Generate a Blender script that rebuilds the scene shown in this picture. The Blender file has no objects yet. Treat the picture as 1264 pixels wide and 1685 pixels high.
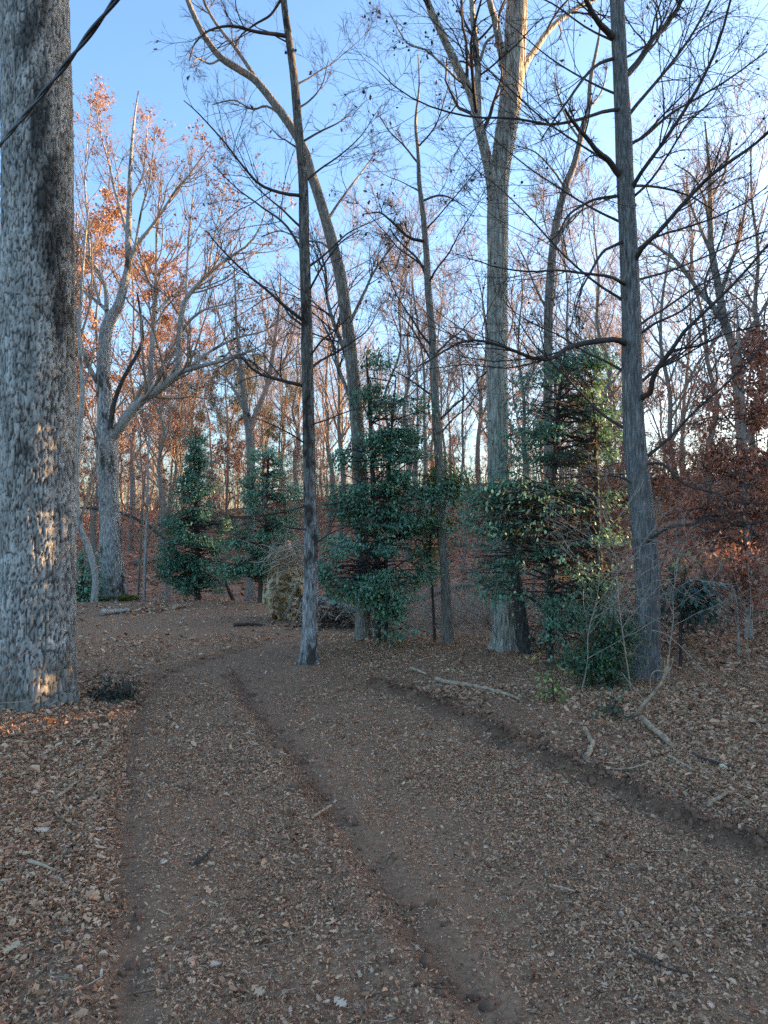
import bpy, math
import numpy as np
from mathutils import Vector

scene = bpy.context.scene
COL = scene.collection
RAD = math.radians

# ------------------------------------------------------------------ camera
F = 1180.0            # focal length in photograph pixels (photo 1264 x 1685)
HZ = 870.0            # horizon row in the photograph
CAMZ = 1.6
cam_d = bpy.data.cameras.new('camera')
cam = bpy.data.objects.new('camera', cam_d); COL.objects.link(cam)
cam.location = (0, 0, CAMZ); cam.rotation_euler = (RAD(90), 0, 0)
cam_d.sensor_fit = 'VERTICAL'; cam_d.sensor_height = 36.0
cam_d.lens = 36.0 * F / 1685.0
cam_d.shift_y = (HZ - 842.5) / 1685.0
cam_d.clip_start = 0.05; cam_d.clip_end = 2000
scene.camera = cam

# ------------------------------------------------------------------ sky, sun, exposure
SUN_AZ, SUN_EL = 69.0, 9.0
world = bpy.data.worlds.new('World'); scene.world = world; world.use_nodes = True
wn = world.node_tree
bg = wn.nodes['Background']
sky = wn.nodes.new('ShaderNodeTexSky'); sky.sky_type = 'NISHITA'; sky.sun_disc = False
sky.sun_elevation = RAD(SUN_EL); sky.sun_rotation = RAD(SUN_AZ)
sky.altitude = 200; sky.air_density = 1.0; sky.dust_density = 3.4; sky.ozone_density = 3.1
wn.links.new(sky.outputs[0], bg.inputs[0]); bg.inputs[1].default_value = 0.15
sun_d = bpy.data.lights.new('sun', 'SUN'); sun_d.energy = 5.0; sun_d.angle = RAD(0.5)
sun_d.color = (1.0, 0.62, 0.30)
sun = bpy.data.objects.new('sun', sun_d); COL.objects.link(sun)
SUNV = Vector((math.sin(RAD(SUN_AZ))*math.cos(RAD(SUN_EL)), math.cos(RAD(SUN_AZ))*math.cos(RAD(SUN_EL)), math.sin(RAD(SUN_EL))))
sun.rotation_euler = SUNV.to_track_quat('Z', 'Y').to_euler()
sun.location = SUNV * 60
vs = scene.view_settings
vs.view_transform = 'Standard'; vs.look = 'None'; vs.gamma = 1.0; vs.use_curve_mapping = False
vs.exposure = 2.27
scene.render.engine = 'CYCLES'
scene.cycles.max_bounces = 5; scene.cycles.diffuse_bounces = 3; scene.cycles.glossy_bounces = 2
scene.cycles.transmission_bounces = 3; scene.cycles.transparent_max_bounces = 4
scene.cycles.sample_clamp_indirect = 5
scene.cycles.use_denoising = False

# ------------------------------------------------------------------ numeric helpers
def hash2(ix, iy, s):
    h = (ix.astype(np.int64)*374761393 + iy.astype(np.int64)*668265263 + int(s)*1442695041) & 0xffffffff
    h = ((h ^ (h >> 13))*1274126177) & 0xffffffff
    h = ((h ^ (h >> 16))*2246822519) & 0xffffffff
    return ((h ^ (h >> 15)) & 0xffffff)/float(0xffffff)
def vnoise(x, y, s=0):
    x = np.asarray(x, float); y = np.asarray(y, float)
    ix = np.floor(x); iy = np.floor(y); fx = x-ix; fy = y-iy
    fx = fx*fx*(3-2*fx); fy = fy*fy*(3-2*fy)
    a = hash2(ix, iy, s); b = hash2(ix+1, iy, s); c = hash2(ix, iy+1, s); d = hash2(ix+1, iy+1, s)
    return (a*(1-fx)+b*fx)*(1-fy)+(c*(1-fx)+d*fx)*fy
def fbm(x, y, s=0, o=4):
    v = 0; a = 0.5; t = 0
    for k in range(o):
        v = v+a*vnoise(x*2**k, y*2**k, s+17*k); t += a; a *= 0.5
    return v/t
def sstep(a, b, x):
    t = np.clip((x-a)/(b-a), 0, 1); return t*t*(3-2*t)
def norm(v):
    return v/np.maximum(np.linalg.norm(v, axis=-1, keepdims=True), 1e-9)

def seg_dist(x, y, pts):
    """distance to a polyline, signed (positive on the right-hand side going along it)"""
    best = np.full(np.shape(x), 1e9); sg = np.ones(np.shape(x))
    for (x0, y0), (x1, y1) in zip(pts[:-1], pts[1:]):
        dx, dy = x1-x0, y1-y0; L = dx*dx+dy*dy
        t = np.clip(((x-x0)*dx+(y-y0)*dy)/L, 0, 1)
        d = np.hypot(x-x0-t*dx, y-y0-t*dy)
        c = dy*(x-x0)-dx*(y-y0)
        m = d < best
        best = np.where(m, d, best); sg = np.where(m, np.sign(c), sg)
    return best, sg

# track edges on the ground, in metres: left rut, middle rut, berm on the right
def flat(px, py):
    d = CAMZ*F/(py-HZ); return ((px-632)/F*d, d)
LEFT_RUT = [(-0.40, 0.8)]+[flat(*p) for p in ((205, 1685), (212, 1500), (206, 1400), (210, 1300), (222, 1210), (238, 1150), (262, 1110), (340, 1085), (420, 1066))]
MID_RUT = [(0.75, 1.2), (0.42, 2.0)]+[flat(*p) for p in ((690, 1560), (620, 1450), (545, 1350), (478, 1240), (410, 1160), (385, 1110))]
BERM = [(2.9, 2.0)]+[flat(*p) for p in ((1264, 1410), (1130, 1352), (1030, 1300), (930, 1262), (850, 1228), (800, 1195), (740, 1172), (690, 1150), (610, 1122))]

MOUNDS = [((px-632)/F*d, d, r) for px, d, r in ((508, 8.4, .12), (600, 9.9, .14), (738, 9.7, .10), (832, 9.2, .24), (1062, 7.5, .18), (58, 6.5, .42), (628, 9.6, .14), (905, 8.4, .12))]
def H(x, y):
    """terrain height"""
    x = np.asarray(x, float); y = np.asarray(y, float)
    z = 0.10*(fbm(x*0.35+3, y*0.35, 5, 3)-0.5)*sstep(5, 9, y)
    z = z+0.035*(fbm(x*2.1, y*2.1, 9, 3)-0.5)+0.014*(vnoise(x*11, y*11, 2)-0.5)+0.010*(vnoise(x*23, y*23, 6)-0.5)
    near = 1-sstep(9, 12, y)
    dl, sl = seg_dist(x, y, LEFT_RUT)
    wob = 0.5+fbm(x*3, y*3, 31, 2)
    z = z-0.022*np.exp(-(dl/0.08)**2)*near*wob+0.022*np.exp(-((dl*sl+0.16)/0.10)**2)*near*wob
    dm, sm = seg_dist(x, y, MID_RUT)
    z = z-0.040*np.exp(-((dm*sm-0.05)/0.09)**2)*near*wob+0.018*np.exp(-((dm*sm+0.12)/0.10)**2)*near
    z = z-0.025*sstep(0.0, 0.4, dm*sm)*near*sstep(0.0, 0.3, 0.75-dm*sm)
    db, sb = seg_dist(x, y, BERM)
    e = sstep(1.9, 3, y)*near
    clod = fbm(x*9, y*9, 77, 3)
    z = z+e*(0.075*np.exp(-((db*sb-0.02)/0.075)**2)*(0.0+1.8*clod)-0.008*np.exp(-((db*sb+0.12)/0.08)**2)+0.03*sstep(0.05, 0.6, db*sb))
    # tyre tread bars beyond the berm
    ax, ay = 1.25, 5.8
    ux, uy = -0.62, 0.78
    u = (x-ax)*ux+(y-ay)*uy; v = (x-ax)*uy-(y-ay)*ux
    tread = sstep(0.0, 0.25, 1.0-np.abs(u))*sstep(0.0, 0.12, 0.26-np.abs(v-0.10))
    z = z+tread*0.022*np.sin(u*2*math.pi/0.15+np.abs(v-0.1)*9)
    for (mx, my, mr) in MOUNDS:
        z = z+.055*np.exp(-((np.hypot(x-mx, y-my))/(mr*1.9))**2)
    # crest, hollow and far hillside
    left = 1-sstep(-1.5, 2.5, x)
    z = z+0.10*np.exp(-((y-15.2)/2.0)**2)*left
    z = z-(0.55+0.75*left)*np.exp(-((y-21.0)/3.0)**2)
    ridge = 3.3+1.6*(fbm(x*0.07+7, y*0.03, 3, 2)-0.5)+1.9*sstep(-16, 14, x)
    yy = y+np.maximum(x-4, 0)*0.35
    z = z+ridge*sstep(19.5, 60, yy)+0.5*(fbm(x*0.22, y*0.22, 8, 3)-0.5)*sstep(22, 30, y)
    z = z-0.12*np.maximum(y-62, 0)
    return z

def P3(px, py, d):
    """the point seen at photograph pixel (px, py) at depth d metres"""
    return np.array([(px-632)/F*d, d, CAMZ+(HZ-py)/F*d])
def ground_at(px, py):
    x, y = flat(px, py)
    for _ in range(6):
        h = float(H(x, y)); d = (CAMZ-h)*F/(py-HZ); x, y = (px-632)/F*d, d
    return np.array([x, y, float(H(x, y))])

# ------------------------------------------------------------------ mesh helpers
def mesh(name, V, faces, mat, loc=(0, 0, 0), parent=None, smooth=True, colors=None):
    """faces: list of int arrays (K, 3) or (K, 4); V in world space, stored relative to loc"""
    V = np.asarray(V, np.float32).reshape(-1, 3)-np.asarray(loc, np.float32)
    me = bpy.data.meshes.new(name)
    me.vertices.add(len(V)); me.vertices.foreach_set('co', V.ravel())
    faces = [f for f in faces if len(f)]
    nl = sum(f.size for f in faces); nf = sum(len(f) for f in faces)
    me.loops.add(nl); me.polygons.add(nf)
    me.loops.foreach_set('vertex_index', np.concatenate([f.ravel() for f in faces]).astype(np.int32))
    st = []; o = 0
    for f in faces:
        st.append(o+np.arange(len(f))*f.shape[1]); o += f.size
    me.polygons.foreach_set('loop_start', np.concatenate(st).astype(np.int32))
    if smooth: me.polygons.foreach_set('use_smooth', np.ones(nf, bool))
    me.update(calc_edges=True)
    if colors is not None:
        ca = me.color_attributes.new('tint', 'FLOAT_COLOR', 'POINT')
        c = np.ones((len(V), 4), np.float32); c[:, :3] = colors
        ca.data.foreach_set('color', c.ravel())
    if mat: me.materials.append(mat)
    ob = bpy.data.objects.new(name, me); COL.objects.link(ob)
    if parent is not None: ob.parent = parent
    else: ob.location = loc
    return ob
def tag(o, label, cat, group=None, kind=None):
    o['label'] = label; o['category'] = cat
    if group: o['group'] = group
    if kind: o['kind'] = kind
    return o
def empty(name, loc):
    o = bpy.data.objects.new(name, None); COL.objects.link(o)
    o.location = tuple(float(a) for a in loc); o.empty_display_size = 0.2
    return o

def spline(pts, n):
    """Catmull-Rom resample of (k, c) rows to n rows, even in arc length of first 3 columns"""
    pts = np.asarray(pts, float); k = len(pts)
    if k == 2:
        t = np.linspace(0, 1, n)[:, None]; return pts[0]*(1-t)+pts[1]*t
    Q = np.vstack([2*pts[0]-pts[1], pts, 2*pts[-1]-pts[-2]])
    out = []
    for i in range(k-1):
        p0, p1, p2, p3 = Q[i:i+4]
        t = np.linspace(0, 1, 16, endpoint=False)[:, None]
        out.append(0.5*(2*p1+(p2-p0)*t+(2*p0-5*p1+4*p2-p3)*t**2+(3*p1-p0-3*p2+p3)*t**3))
    out = np.vstack(out+[pts[-1:]])
    s = np.r_[0, np.cumsum(np.linalg.norm(np.diff(out[:, :3], axis=0), axis=1))]
    u = np.linspace(0, s[-1], n)
    return np.stack([np.interp(u, s, out[:, c]) for c in range(out.shape[1])], 1)

def tubes(P, R, sides):
    """P (M,n,3) R (M,n) -> verts, quads"""
    P = np.asarray(P, float); M, n, _ = P.shape
    T = norm(np.gradient(P, axis=1))
    m = norm(P[:, -1]-P[:, 0])
    ax = np.eye(3)[np.argmin(np.abs(m), axis=1)]
    ref = np.cross(m, ax)[:, None, :]
    u = norm(ref-(ref*T).sum(-1, keepdims=True)*T); v = np.cross(T, u)
    a = np.arange(sides)*2*math.pi/sides
    V = P[:, :, None, :]+R[:, :, None, None]*(np.cos(a)[None, None, :, None]*u[:, :, None, :]+np.sin(a)[None, None, :, None]*v[:, :, None, :])
    i = np.arange(M)[:, None, None]*n*sides+np.arange(n-1)[None, :, None]*sides
    j = np.arange(sides)[None, None, :]; j2 = (j+1) % sides
    Q = np.stack([i+j, i+j2, i+sides+j2, i+sides+j], -1).reshape(-1, 4)
    return V.reshape(-1, 3), Q

class Acc:
    """collects vertices and faces for one mesh"""
    def __init__(s): s.V = []; s.F = []; s.C = []; s.n = 0
    def add(s, V, Fc, C=None):
        V = np.asarray(V).reshape(-1, 3)
        s.V.append(V); s.F.append(np.asarray(Fc)+s.n); s.n += len(V)
        if C is not None: s.C.append(C)
    def tube(s, pts, r, sides=6, n=None, cap=True):
        pts = np.asarray(pts, float); n = n or max(4, 4*(len(pts)-1))
        r = np.broadcast_to(np.asarray(r, float), (len(pts),)) if np.ndim(r) == 0 or len(r) == len(pts) else np.interp(np.linspace(0, 1, len(pts)), np.linspace(0, 1, len(r)), r)
        q = spline(np.c_[pts, r], n)
        V, Q = tubes(q[None, :, :3], q[None, :, 3], sides); s.add(V, Q)
        if cap:
            for e, off in ((0, 0), (-1, (n-1)*sides)):
                V2 = np.vstack([V[off:off+sides], q[e, :3]])
                j = np.arange(sides); s.add(V2, np.stack([j, (j+1) % sides, np.full(sides, sides)], 1))
    def build(s, name, mat, loc=(0, 0, 0), parent=None, smooth=True):
        tri = [f for f in s.F if f.shape[1] == 3]; quad = [f for f in s.F if f.shape[1] == 4]
        fs = ([np.concatenate(tri)] if tri else [])+([np.concatenate(quad)] if quad else [])
        return mesh(name, np.concatenate(s.V), fs, mat, loc, parent, smooth, np.concatenate(s.C) if s.C else None)

# leaf templates: length 1 along x
T_CHIP = (np.array([[-.5, .04, .02], [0.10, -.30, .17], [.5, -.03, .05], [-.08, .26, .22]]), np.array([[0, 1, 2], [0, 2, 3]]))
T_ELL = (np.array([[-.5, 0, 0], [-.12, -.24, .07], [.22, -.19, .08], [.5, 0, .02], [.22, .19, .08], [-.12, .24, .07]]),
         np.array([[0, 1, 5], [1, 2, 5], [2, 4, 5], [2, 3, 4]]))
def oak_template():
    top = [(-.5, .02), (-.32, .10), (-.25, .24), (-.13, .10), (-.03, .34), (.10, .13), (.22, .30), (.31, .12), (.42, .15), (.5, 0)]
    V = [(x, 0, -.02) for x in (-.5, -.2, .1, .35, .5)]
    up = [(x, y, .10*abs(y)*2+.05*math.sin(x*7)) for x, y in top[1:-1]]
    V += up+[(x, -y, z) for x, y, z in up]
    Fc = []
    k = len(up)
    spine = [0, 0, 1, 1, 2, 2, 3, 3]
    for i in range(k):
        a = 5+i; b = 5+i+1 if i+1 < k else 4
        Fc.append((spine[i], b, a))
        a2 = 5+k+i; b2 = 5+k+i+1 if i+1 < k else 4
        Fc.append((spine[i], a2, b2))
        if i+1 < k and spine[i] != spine[i+1]:
            Fc.append((spine[i], spine[i+1], b)); Fc.append((spine[i], b2, spine[i+1]))
    Fc.append((3, 4, 5+k-1)); Fc.append((3, 5+2*k-1, 4))
    return np.array(V), np.array(Fc)
T_OAK = oak_template()

def leaves(rng, pos, size, tmpl, tilt, curl=0.0, width=None, yaw=None, pitch=0.0):
    """leaf-shaped faces at pos (K,3) -> verts, tris. tilt: spread of tilt in radians"""
    K = len(pos); T, Fc = tmpl; m = len(T)
    yaw = rng.uniform(0, 2*math.pi, K) if yaw is None else yaw
    tx = rng.normal(0, 1, K)*tilt; ty = rng.normal(0, 1, K)*tilt-pitch
    L = np.broadcast_to(T, (K, m, 3)).copy()
    L[:, :, 1] *= (rng.uniform(.7, 1.25, K) if width is None else width)[:, None]
    L[:, :, 2] *= rng.uniform(-1.2, 1.6, K)[:, None]
    if curl: L[:, :, 2] += (L[:, :, 0]**2)*rng.uniform(-.3, 1, K)[:, None]*curl
    L *= size[:, None, None]
    def rot(A, i, j, a):
        c, s = np.cos(a)[:, None], np.sin(a)[:, None]
        A[:, :, i], A[:, :, j] = c*A[:, :, i]-s*A[:, :, j], s*A[:, :, i]+c*A[:, :, j]
    rot(L, 1, 2, tx); rot(L, 0, 2, ty); rot(L, 0, 1, yaw)
    L += pos[:, None, :]
    idx = (np.arange(K)*m)[:, None, None]+Fc[None]
    return L.reshape(-1, 3), idx.reshape(-1, Fc.shape[1])
def tints(rng, K, m, palette, jit=0.22):
    pal = np.array(palette, float); w = pal[:, 3]/pal[:, 3].sum()
    c = pal[rng.choice(len(pal), K, p=w), :3]*np.exp(rng.normal(0, jit, K))[:, None]*np.exp(rng.normal(0, jit*.08, (K, 3)))
    c = c*np.minimum(1, .74/np.maximum(c.max(1, keepdims=True), 1e-6))   # keep the hue of the palest ones
    return np.repeat(np.clip(c, 0.004, .80), m, axis=0)

def along(P, idx, t):
    """positions and tangents at parameter t on branches idx"""
    n = P.shape[1]; f = np.clip(t, 0, .9999)*(n-1); i = f.astype(int); w = (f-i)[:, None]
    a, b = P[idx, i], P[idx, i+1]
    return a*(1-w)+b*w, norm(b-a), i, w[:, 0]
def grow(rng, P, R, nch, npts, lenf, ang, wander, trop, root=None, t0=.15, rf=.6, rmin=.002, lmin=.1, lmax=9, flatten=1.0, tip=.35):
    M, n, _ = P.shape
    nch = np.broadcast_to(np.asarray(nch), (M,))
    cnt = np.floor(nch+rng.random(M)).astype(int)
    idx = np.repeat(np.arange(M), cnt); K = len(idx)
    t = t0+(1-t0)*rng.random(K)**.85
    pos, tan, i, w = along(P, idx, t)
    r = (R[idx, i]*(1-w)+R[idx, i+1]*w)*rf
    lens = np.linalg.norm(np.diff(P, axis=1), axis=2).sum(1)[idx]
    q = rng.normal(0, 1, (K, 3)); q[:, 2] *= flatten; q = norm(q-(q*tan).sum(1, keepdims=True)*tan)
    a = rng.normal(ang, .22, K)[:, None]
    d = norm(np.cos(a)*tan+np.sin(a)*q+np.array([0, 0, trop]))
    ln = np.clip(lens*lenf*(1.15-.75*t)*rng.uniform(.5, 1.25, K), lmin, lmax)
    step = (ln/(npts-1))[:, None]
    out = np.empty((K, npts, 3)); out[:, 0] = pos
    for k in range(1, npts):
        out[:, k] = out[:, k-1]+d*step
        d = norm(d+rng.normal(0, wander, (K, 3))+np.array([0, 0, trop*.5]))
    rr = np.maximum(r, rmin)[:, None]*np.linspace(1, tip, npts)[None]
    return out, rr, (np.arange(M) if root is None else root)[idx]

# ------------------------------------------------------------------ materials
def new_mat(name):
    m = bpy.data.materials.new(name); m.use_nodes = True
    nt = m.node_tree; return m, nt, nt.nodes['Principled BSDF']
def ramp(nt, fac, stops):
    r = nt.nodes.new('ShaderNodeValToRGB'); e = r.color_ramp.elements
    while len(e) < len(stops): e.new(.5)
    for k, (p, c) in enumerate(stops): e[k].position = p; e[k].color = (*c, 1)
    nt.links.new(fac, r.inputs[0]); return r.outputs[0]
def noise(nt, vec, scale, detail=4, rough=.6, dist=0.0):
    n = nt.nodes.new('ShaderNodeTexNoise'); n.inputs['Scale'].default_value = scale
    n.inputs['Detail'].default_value = detail; n.inputs['Roughness'].default_value = rough; n.inputs['Distortion'].default_value = dist
    nt.links.new(vec, n.inputs['Vector']); return n.outputs[0]
def mapped(nt, scale, src='Object'):
    tc = nt.nodes.new('ShaderNodeTexCoord'); mp = nt.nodes.new('ShaderNodeMapping'); mp.inputs['Scale'].default_value = scale
    nt.links.new(tc.outputs[src], mp.inputs[0]); return mp.outputs[0]
def mixc(nt, fac, a, b, mode='MIX'):
    m = nt.nodes.new('ShaderNodeMix'); m.data_type = 'RGBA'; m.blend_type = mode
    for s, v in ((0, fac), (6, a), (7, b)):
        if isinstance(v, (int, float)): m.inputs[s].default_value = v
        elif isinstance(v, tuple): m.inputs[s].default_value = (*v, 1)
        else: nt.links.new(v, m.inputs[s])
    return m.outputs[2]
def bump(nt, bsdf, h, strength, dist):
    b = nt.nodes.new('ShaderNodeBump'); b.inputs['Strength'].default_value = strength; b.inputs['Distance'].default_value = dist
    nt.links.new(h, b.inputs['Height']); nt.links.new(b.outputs[0], bsdf.inputs['Normal']); return b
def bark(name, lo, mid, hi, fine=60, stretch=.16, bumpd=.012, patch=None, patch_scale=1.6, patch_lo=.55):
    m, nt, b = new_mat(name); b.inputs['Roughness'].default_value = .9; b.inputs['Specular IOR Level'].default_value = .2
    v = mapped(nt, (1, 1, stretch)); n1 = noise(nt, v, fine, 5, .65, .6)
    col = ramp(nt, n1, [(.32, lo), (.5, mid), (.68, hi)])
    if patch:
        v2 = mapped(nt, (1, 1, .45)); n2 = noise(nt, v2, patch_scale*2, 5, .7)
        f = ramp(nt, n2, [(patch_lo, (0, 0, 0)), (patch_lo+.08, (1, 1, 1))])
        col = mixc(nt, f, col, patch)
    nt.links.new(col, b.inputs['Base Color'])
    vo = nt.nodes.new('ShaderNodeTexVoronoi'); vo.feature = 'DISTANCE_TO_EDGE'; vo.inputs['Scale'].default_value = fine*.55
    v3 = mapped(nt, (1, 1, stretch*1.6)); nt.links.new(v3, vo.inputs['Vector'])
    ad = nt.nodes.new('ShaderNodeMath'); ad.operation = 'MULTIPLY_ADD'; ad.inputs[1].default_value = 1.6
    nt.links.new(vo.outputs['Distance'], ad.inputs[0]); nt.links.new(n1, ad.inputs[2])
    bump(nt, b, ad.outputs[0], 1.0, bumpd)
    return m
def leafmat(name, rough=.6, spec=.3, transl=.25):
    m, nt, b = new_mat(name); b.inputs['Roughness'].default_value = rough; b.inputs['Specular IOR Level'].default_value = spec
    at = nt.nodes.new('ShaderNodeAttribute'); at.attribute_name = 'tint'
    nt.links.new(at.outputs['Color'], b.inputs['Base Color'])
    if transl:
        tr = nt.nodes.new('ShaderNodeBsdfTranslucent'); nt.links.new(at.outputs['Color'], tr.inputs[0])
        mx = nt.nodes.new('ShaderNodeMixShader'); mx.inputs[0].default_value = transl
        nt.links.new(b.outputs[0], mx.inputs[1]); nt.links.new(tr.outputs[0], mx.inputs[2])
        nt.links.new(mx.outputs[0], nt.nodes['Material Output'].inputs[0])
    return m
def plain(name, col, rough=.85, var=.25, scale=25, bumpd=.004):
    m, nt, b = new_mat(name); b.inputs['Roughness'].default_value = rough; b.inputs['Specular IOR Level'].default_value = .2
    v = mapped(nt, (1, 1, 1)); n = noise(nt, v, scale, 4)
    nt.links.new(ramp(nt, n, [(.3, tuple(c*(1-var) for c in col)), (.7, tuple(c*(1+var) for c in col))]), b.inputs['Base Color'])
    bump(nt, b, n, .8, bumpd); return m

M = {}
M['grey'] = bark('grey_bark', (0.082, 0.069, 0.053), (0.224, 0.194, 0.152), (0.403, 0.359, 0.292), 55, .15, .010)
M['furrow'] = bark('furrowed_bark', (0.096, 0.083, 0.064), (0.382, 0.341, 0.269), (0.677, 0.628, 0.504), 42, .10, .016)
M['mottled'] = bark('mottled_bark', (0.084, 0.072, 0.059), (0.336, 0.306, 0.265), (0.706, 0.676, 0.603), 45, .25, .008, (0.076, 0.068, 0.050), 1.8, .53)
M['pale'] = bark('pale_bark', (0.168, 0.154, 0.126), (0.378, 0.350, 0.294), (0.588, 0.560, 0.504), 40, .22, .006, (0.098, 0.091, 0.070), 1.3, .56)
M['dark'] = bark('dark_bark', (.035, .03, .026), (.075, .066, .056), (.14, .125, .11), 50, .14, .010, (.22, .23, .20), 2.4, .62)
M['darkgrey'] = bark('dark_grey_bark', (0.066, 0.059, 0.052), (0.167, 0.157, 0.139), (0.350, 0.336, 0.304), 60, .13, .010, (0.066, 0.056, 0.045), 1.1, .62)
M['blotched'] = bark('blotched_bark', (0.088, 0.077, 0.065), (0.280, 0.260, 0.231), (0.630, 0.622, 0.578), 50, .2, .008, (0.079, 0.067, 0.053), 2.2, .50)
def darker_above(m, z0, z1, dark):
    """bark that is pale with lichen near the foot and dark higher up"""
    nt = m.node_tree; b = nt.nodes['Principled BSDF']; src = b.inputs['Base Color'].links[0].from_socket
    tc = nt.nodes.new('ShaderNodeTexCoord'); sx = nt.nodes.new('ShaderNodeSeparateXYZ'); nt.links.new(tc.outputs['Object'], sx.inputs[0])
    n = noise(nt, tc.outputs['Object'], 3.0, 4); ma = nt.nodes.new('ShaderNodeMath'); ma.operation = 'MULTIPLY_ADD'; ma.inputs[1].default_value = 1.6
    nt.links.new(n, ma.inputs[0]); nt.links.new(sx.outputs[2], ma.inputs[2])
    mr = nt.nodes.new('ShaderNodeMapRange'); mr.inputs[1].default_value = z0+.8; mr.inputs[2].default_value = z1+.8; nt.links.new(ma.outputs[0], mr.inputs[0])
    mu = mixc(nt, 1.0, src, dark, 'MULTIPLY'); nt.links.new(mixc(nt, mr.outputs[0], src, mu), b.inputs['Base Color'])
darker_above(M['blotched'], 1.2, 2.6, (.42, .40, .36))
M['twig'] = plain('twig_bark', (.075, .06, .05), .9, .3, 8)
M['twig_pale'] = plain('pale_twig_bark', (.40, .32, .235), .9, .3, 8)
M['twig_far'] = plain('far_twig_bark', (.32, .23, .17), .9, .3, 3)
M['leaf'] = leafmat('dry_leaf', .7, .25, .2)
M['litter'] = leafmat('litter_leaf', .85, .06, 0)
M['chip'] = leafmat('leaf_chip', .85, .06, 0)
for _n in M['chip'].node_tree.nodes:
    if _n.type == 'ATTRIBUTE': _n.attribute_type = 'INSTANCER'
M['holly'] = leafmat('glossy_leaf', .46, .5, .25)
M['needle'] = leafmat('needle_leaf', .55, .35, .15)
M['wood'] = plain('weathered_wood', (.42, .295, .185), .9, .5, 22, .008)
M['moss'] = plain('moss', (.12, .13, .03), .95, .45, 30, .02)

# ------------------------------------------------------------------ ground
def ground_material():
    m, nt, b = new_mat('forest_floor'); b.inputs['Roughness'].default_value = .95; b.inputs['Specular IOR Level'].default_value = .15
    at = nt.nodes.new('ShaderNodeAttribute'); at.attribute_name = 'tint'
    sep = nt.nodes.new('ShaderNodeSeparateColor'); nt.links.new(at.outputs['Color'], sep.inputs[0])
    v = mapped(nt, (1, 1, 1))
    n1 = noise(nt, v, 1.4, 6, .65); n2 = noise(nt, v, 38, 5, .7)
    soil = mixc(nt, n1, ramp(nt, n2, [(.3, (.23, .120, .065)), (.7, (.48, .265, .148))]), ramp(nt, n2, [(.3, (.27, .150, .085)), (.7, (.54, .315, .188))]))
    vo = nt.nodes.new('ShaderNodeTexVoronoi'); vo.inputs['Scale'].default_value = 60; nt.links.new(v, vo.inputs['Vector'])
    s2 = nt.nodes.new('ShaderNodeSeparateColor'); nt.links.new(vo.outputs['Color'], s2.inputs[0])
    lit = ramp(nt, s2.outputs[0], [(.0, (.16, .085, .048)), (.45, (.33, .195, .11)), (.8, (.47, .31, .185)), (1.0, (.6, .43, .28))])
    vr = nt.nodes.new('ShaderNodeTexVoronoi'); vr.inputs['Scale'].default_value = 9; nt.links.new(v, vr.inputs['Vector'])
    s3 = nt.nodes.new('ShaderNodeSeparateColor'); nt.links.new(vr.outputs['Color'], s3.inputs[0])
    red = ramp(nt, s3.outputs[0], [(.0, (.32, .125, .07)), (.5, (.54, .235, .13)), (1.0, (.66, .36, .22))])
    gate = nt.nodes.new('ShaderNodeMath'); gate.operation = 'MULTIPLY'
    g2 = ramp(nt, s2.outputs[1], [(.35, (0, 0, 0)), (.5, (1, 1, 1))])
    nt.links.new(sep.outputs[0], gate.inputs[0]); nt.links.new(g2, gate.inputs[1])
    c = mixc(nt, gate.outputs[0], soil, lit)
    c = mixc(nt, sep.outputs[1], c, red)
    c = mixc(nt, sep.outputs[2], c, (.13, .070, .043))
    nt.links.new(c, b.inputs['Base Color'])
    ad = nt.nodes.new('ShaderNodeMath'); ad.operation = 'ADD'; nt.links.new(n2, ad.inputs[0]); nt.links.new(s2.outputs[0], ad.inputs[1])
    bump(nt, b, ad.outputs[0], 1.0, .03)
    return m
def axis_y():
    y = [-25, -10, -4, -1.5, 0.3]; s = .05
    while y[-1] < 260:
        v = y[-1]
        s = .09 if v < 1.6 else max(.032, min(.032+(v-3)*.011, .012*v+.02)) if v < 30 else .05*v-.9
        y.append(v+s)
    return np.array(y)
def axis_x():
    x = [0]
    while x[-1] < 200:
        v = x[-1]; x.append(v+(.041 if v < 2.6 else .041+(v-2.6)*.07))
    x = np.array(x); return np.r_[-x[:0:-1], x]
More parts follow.
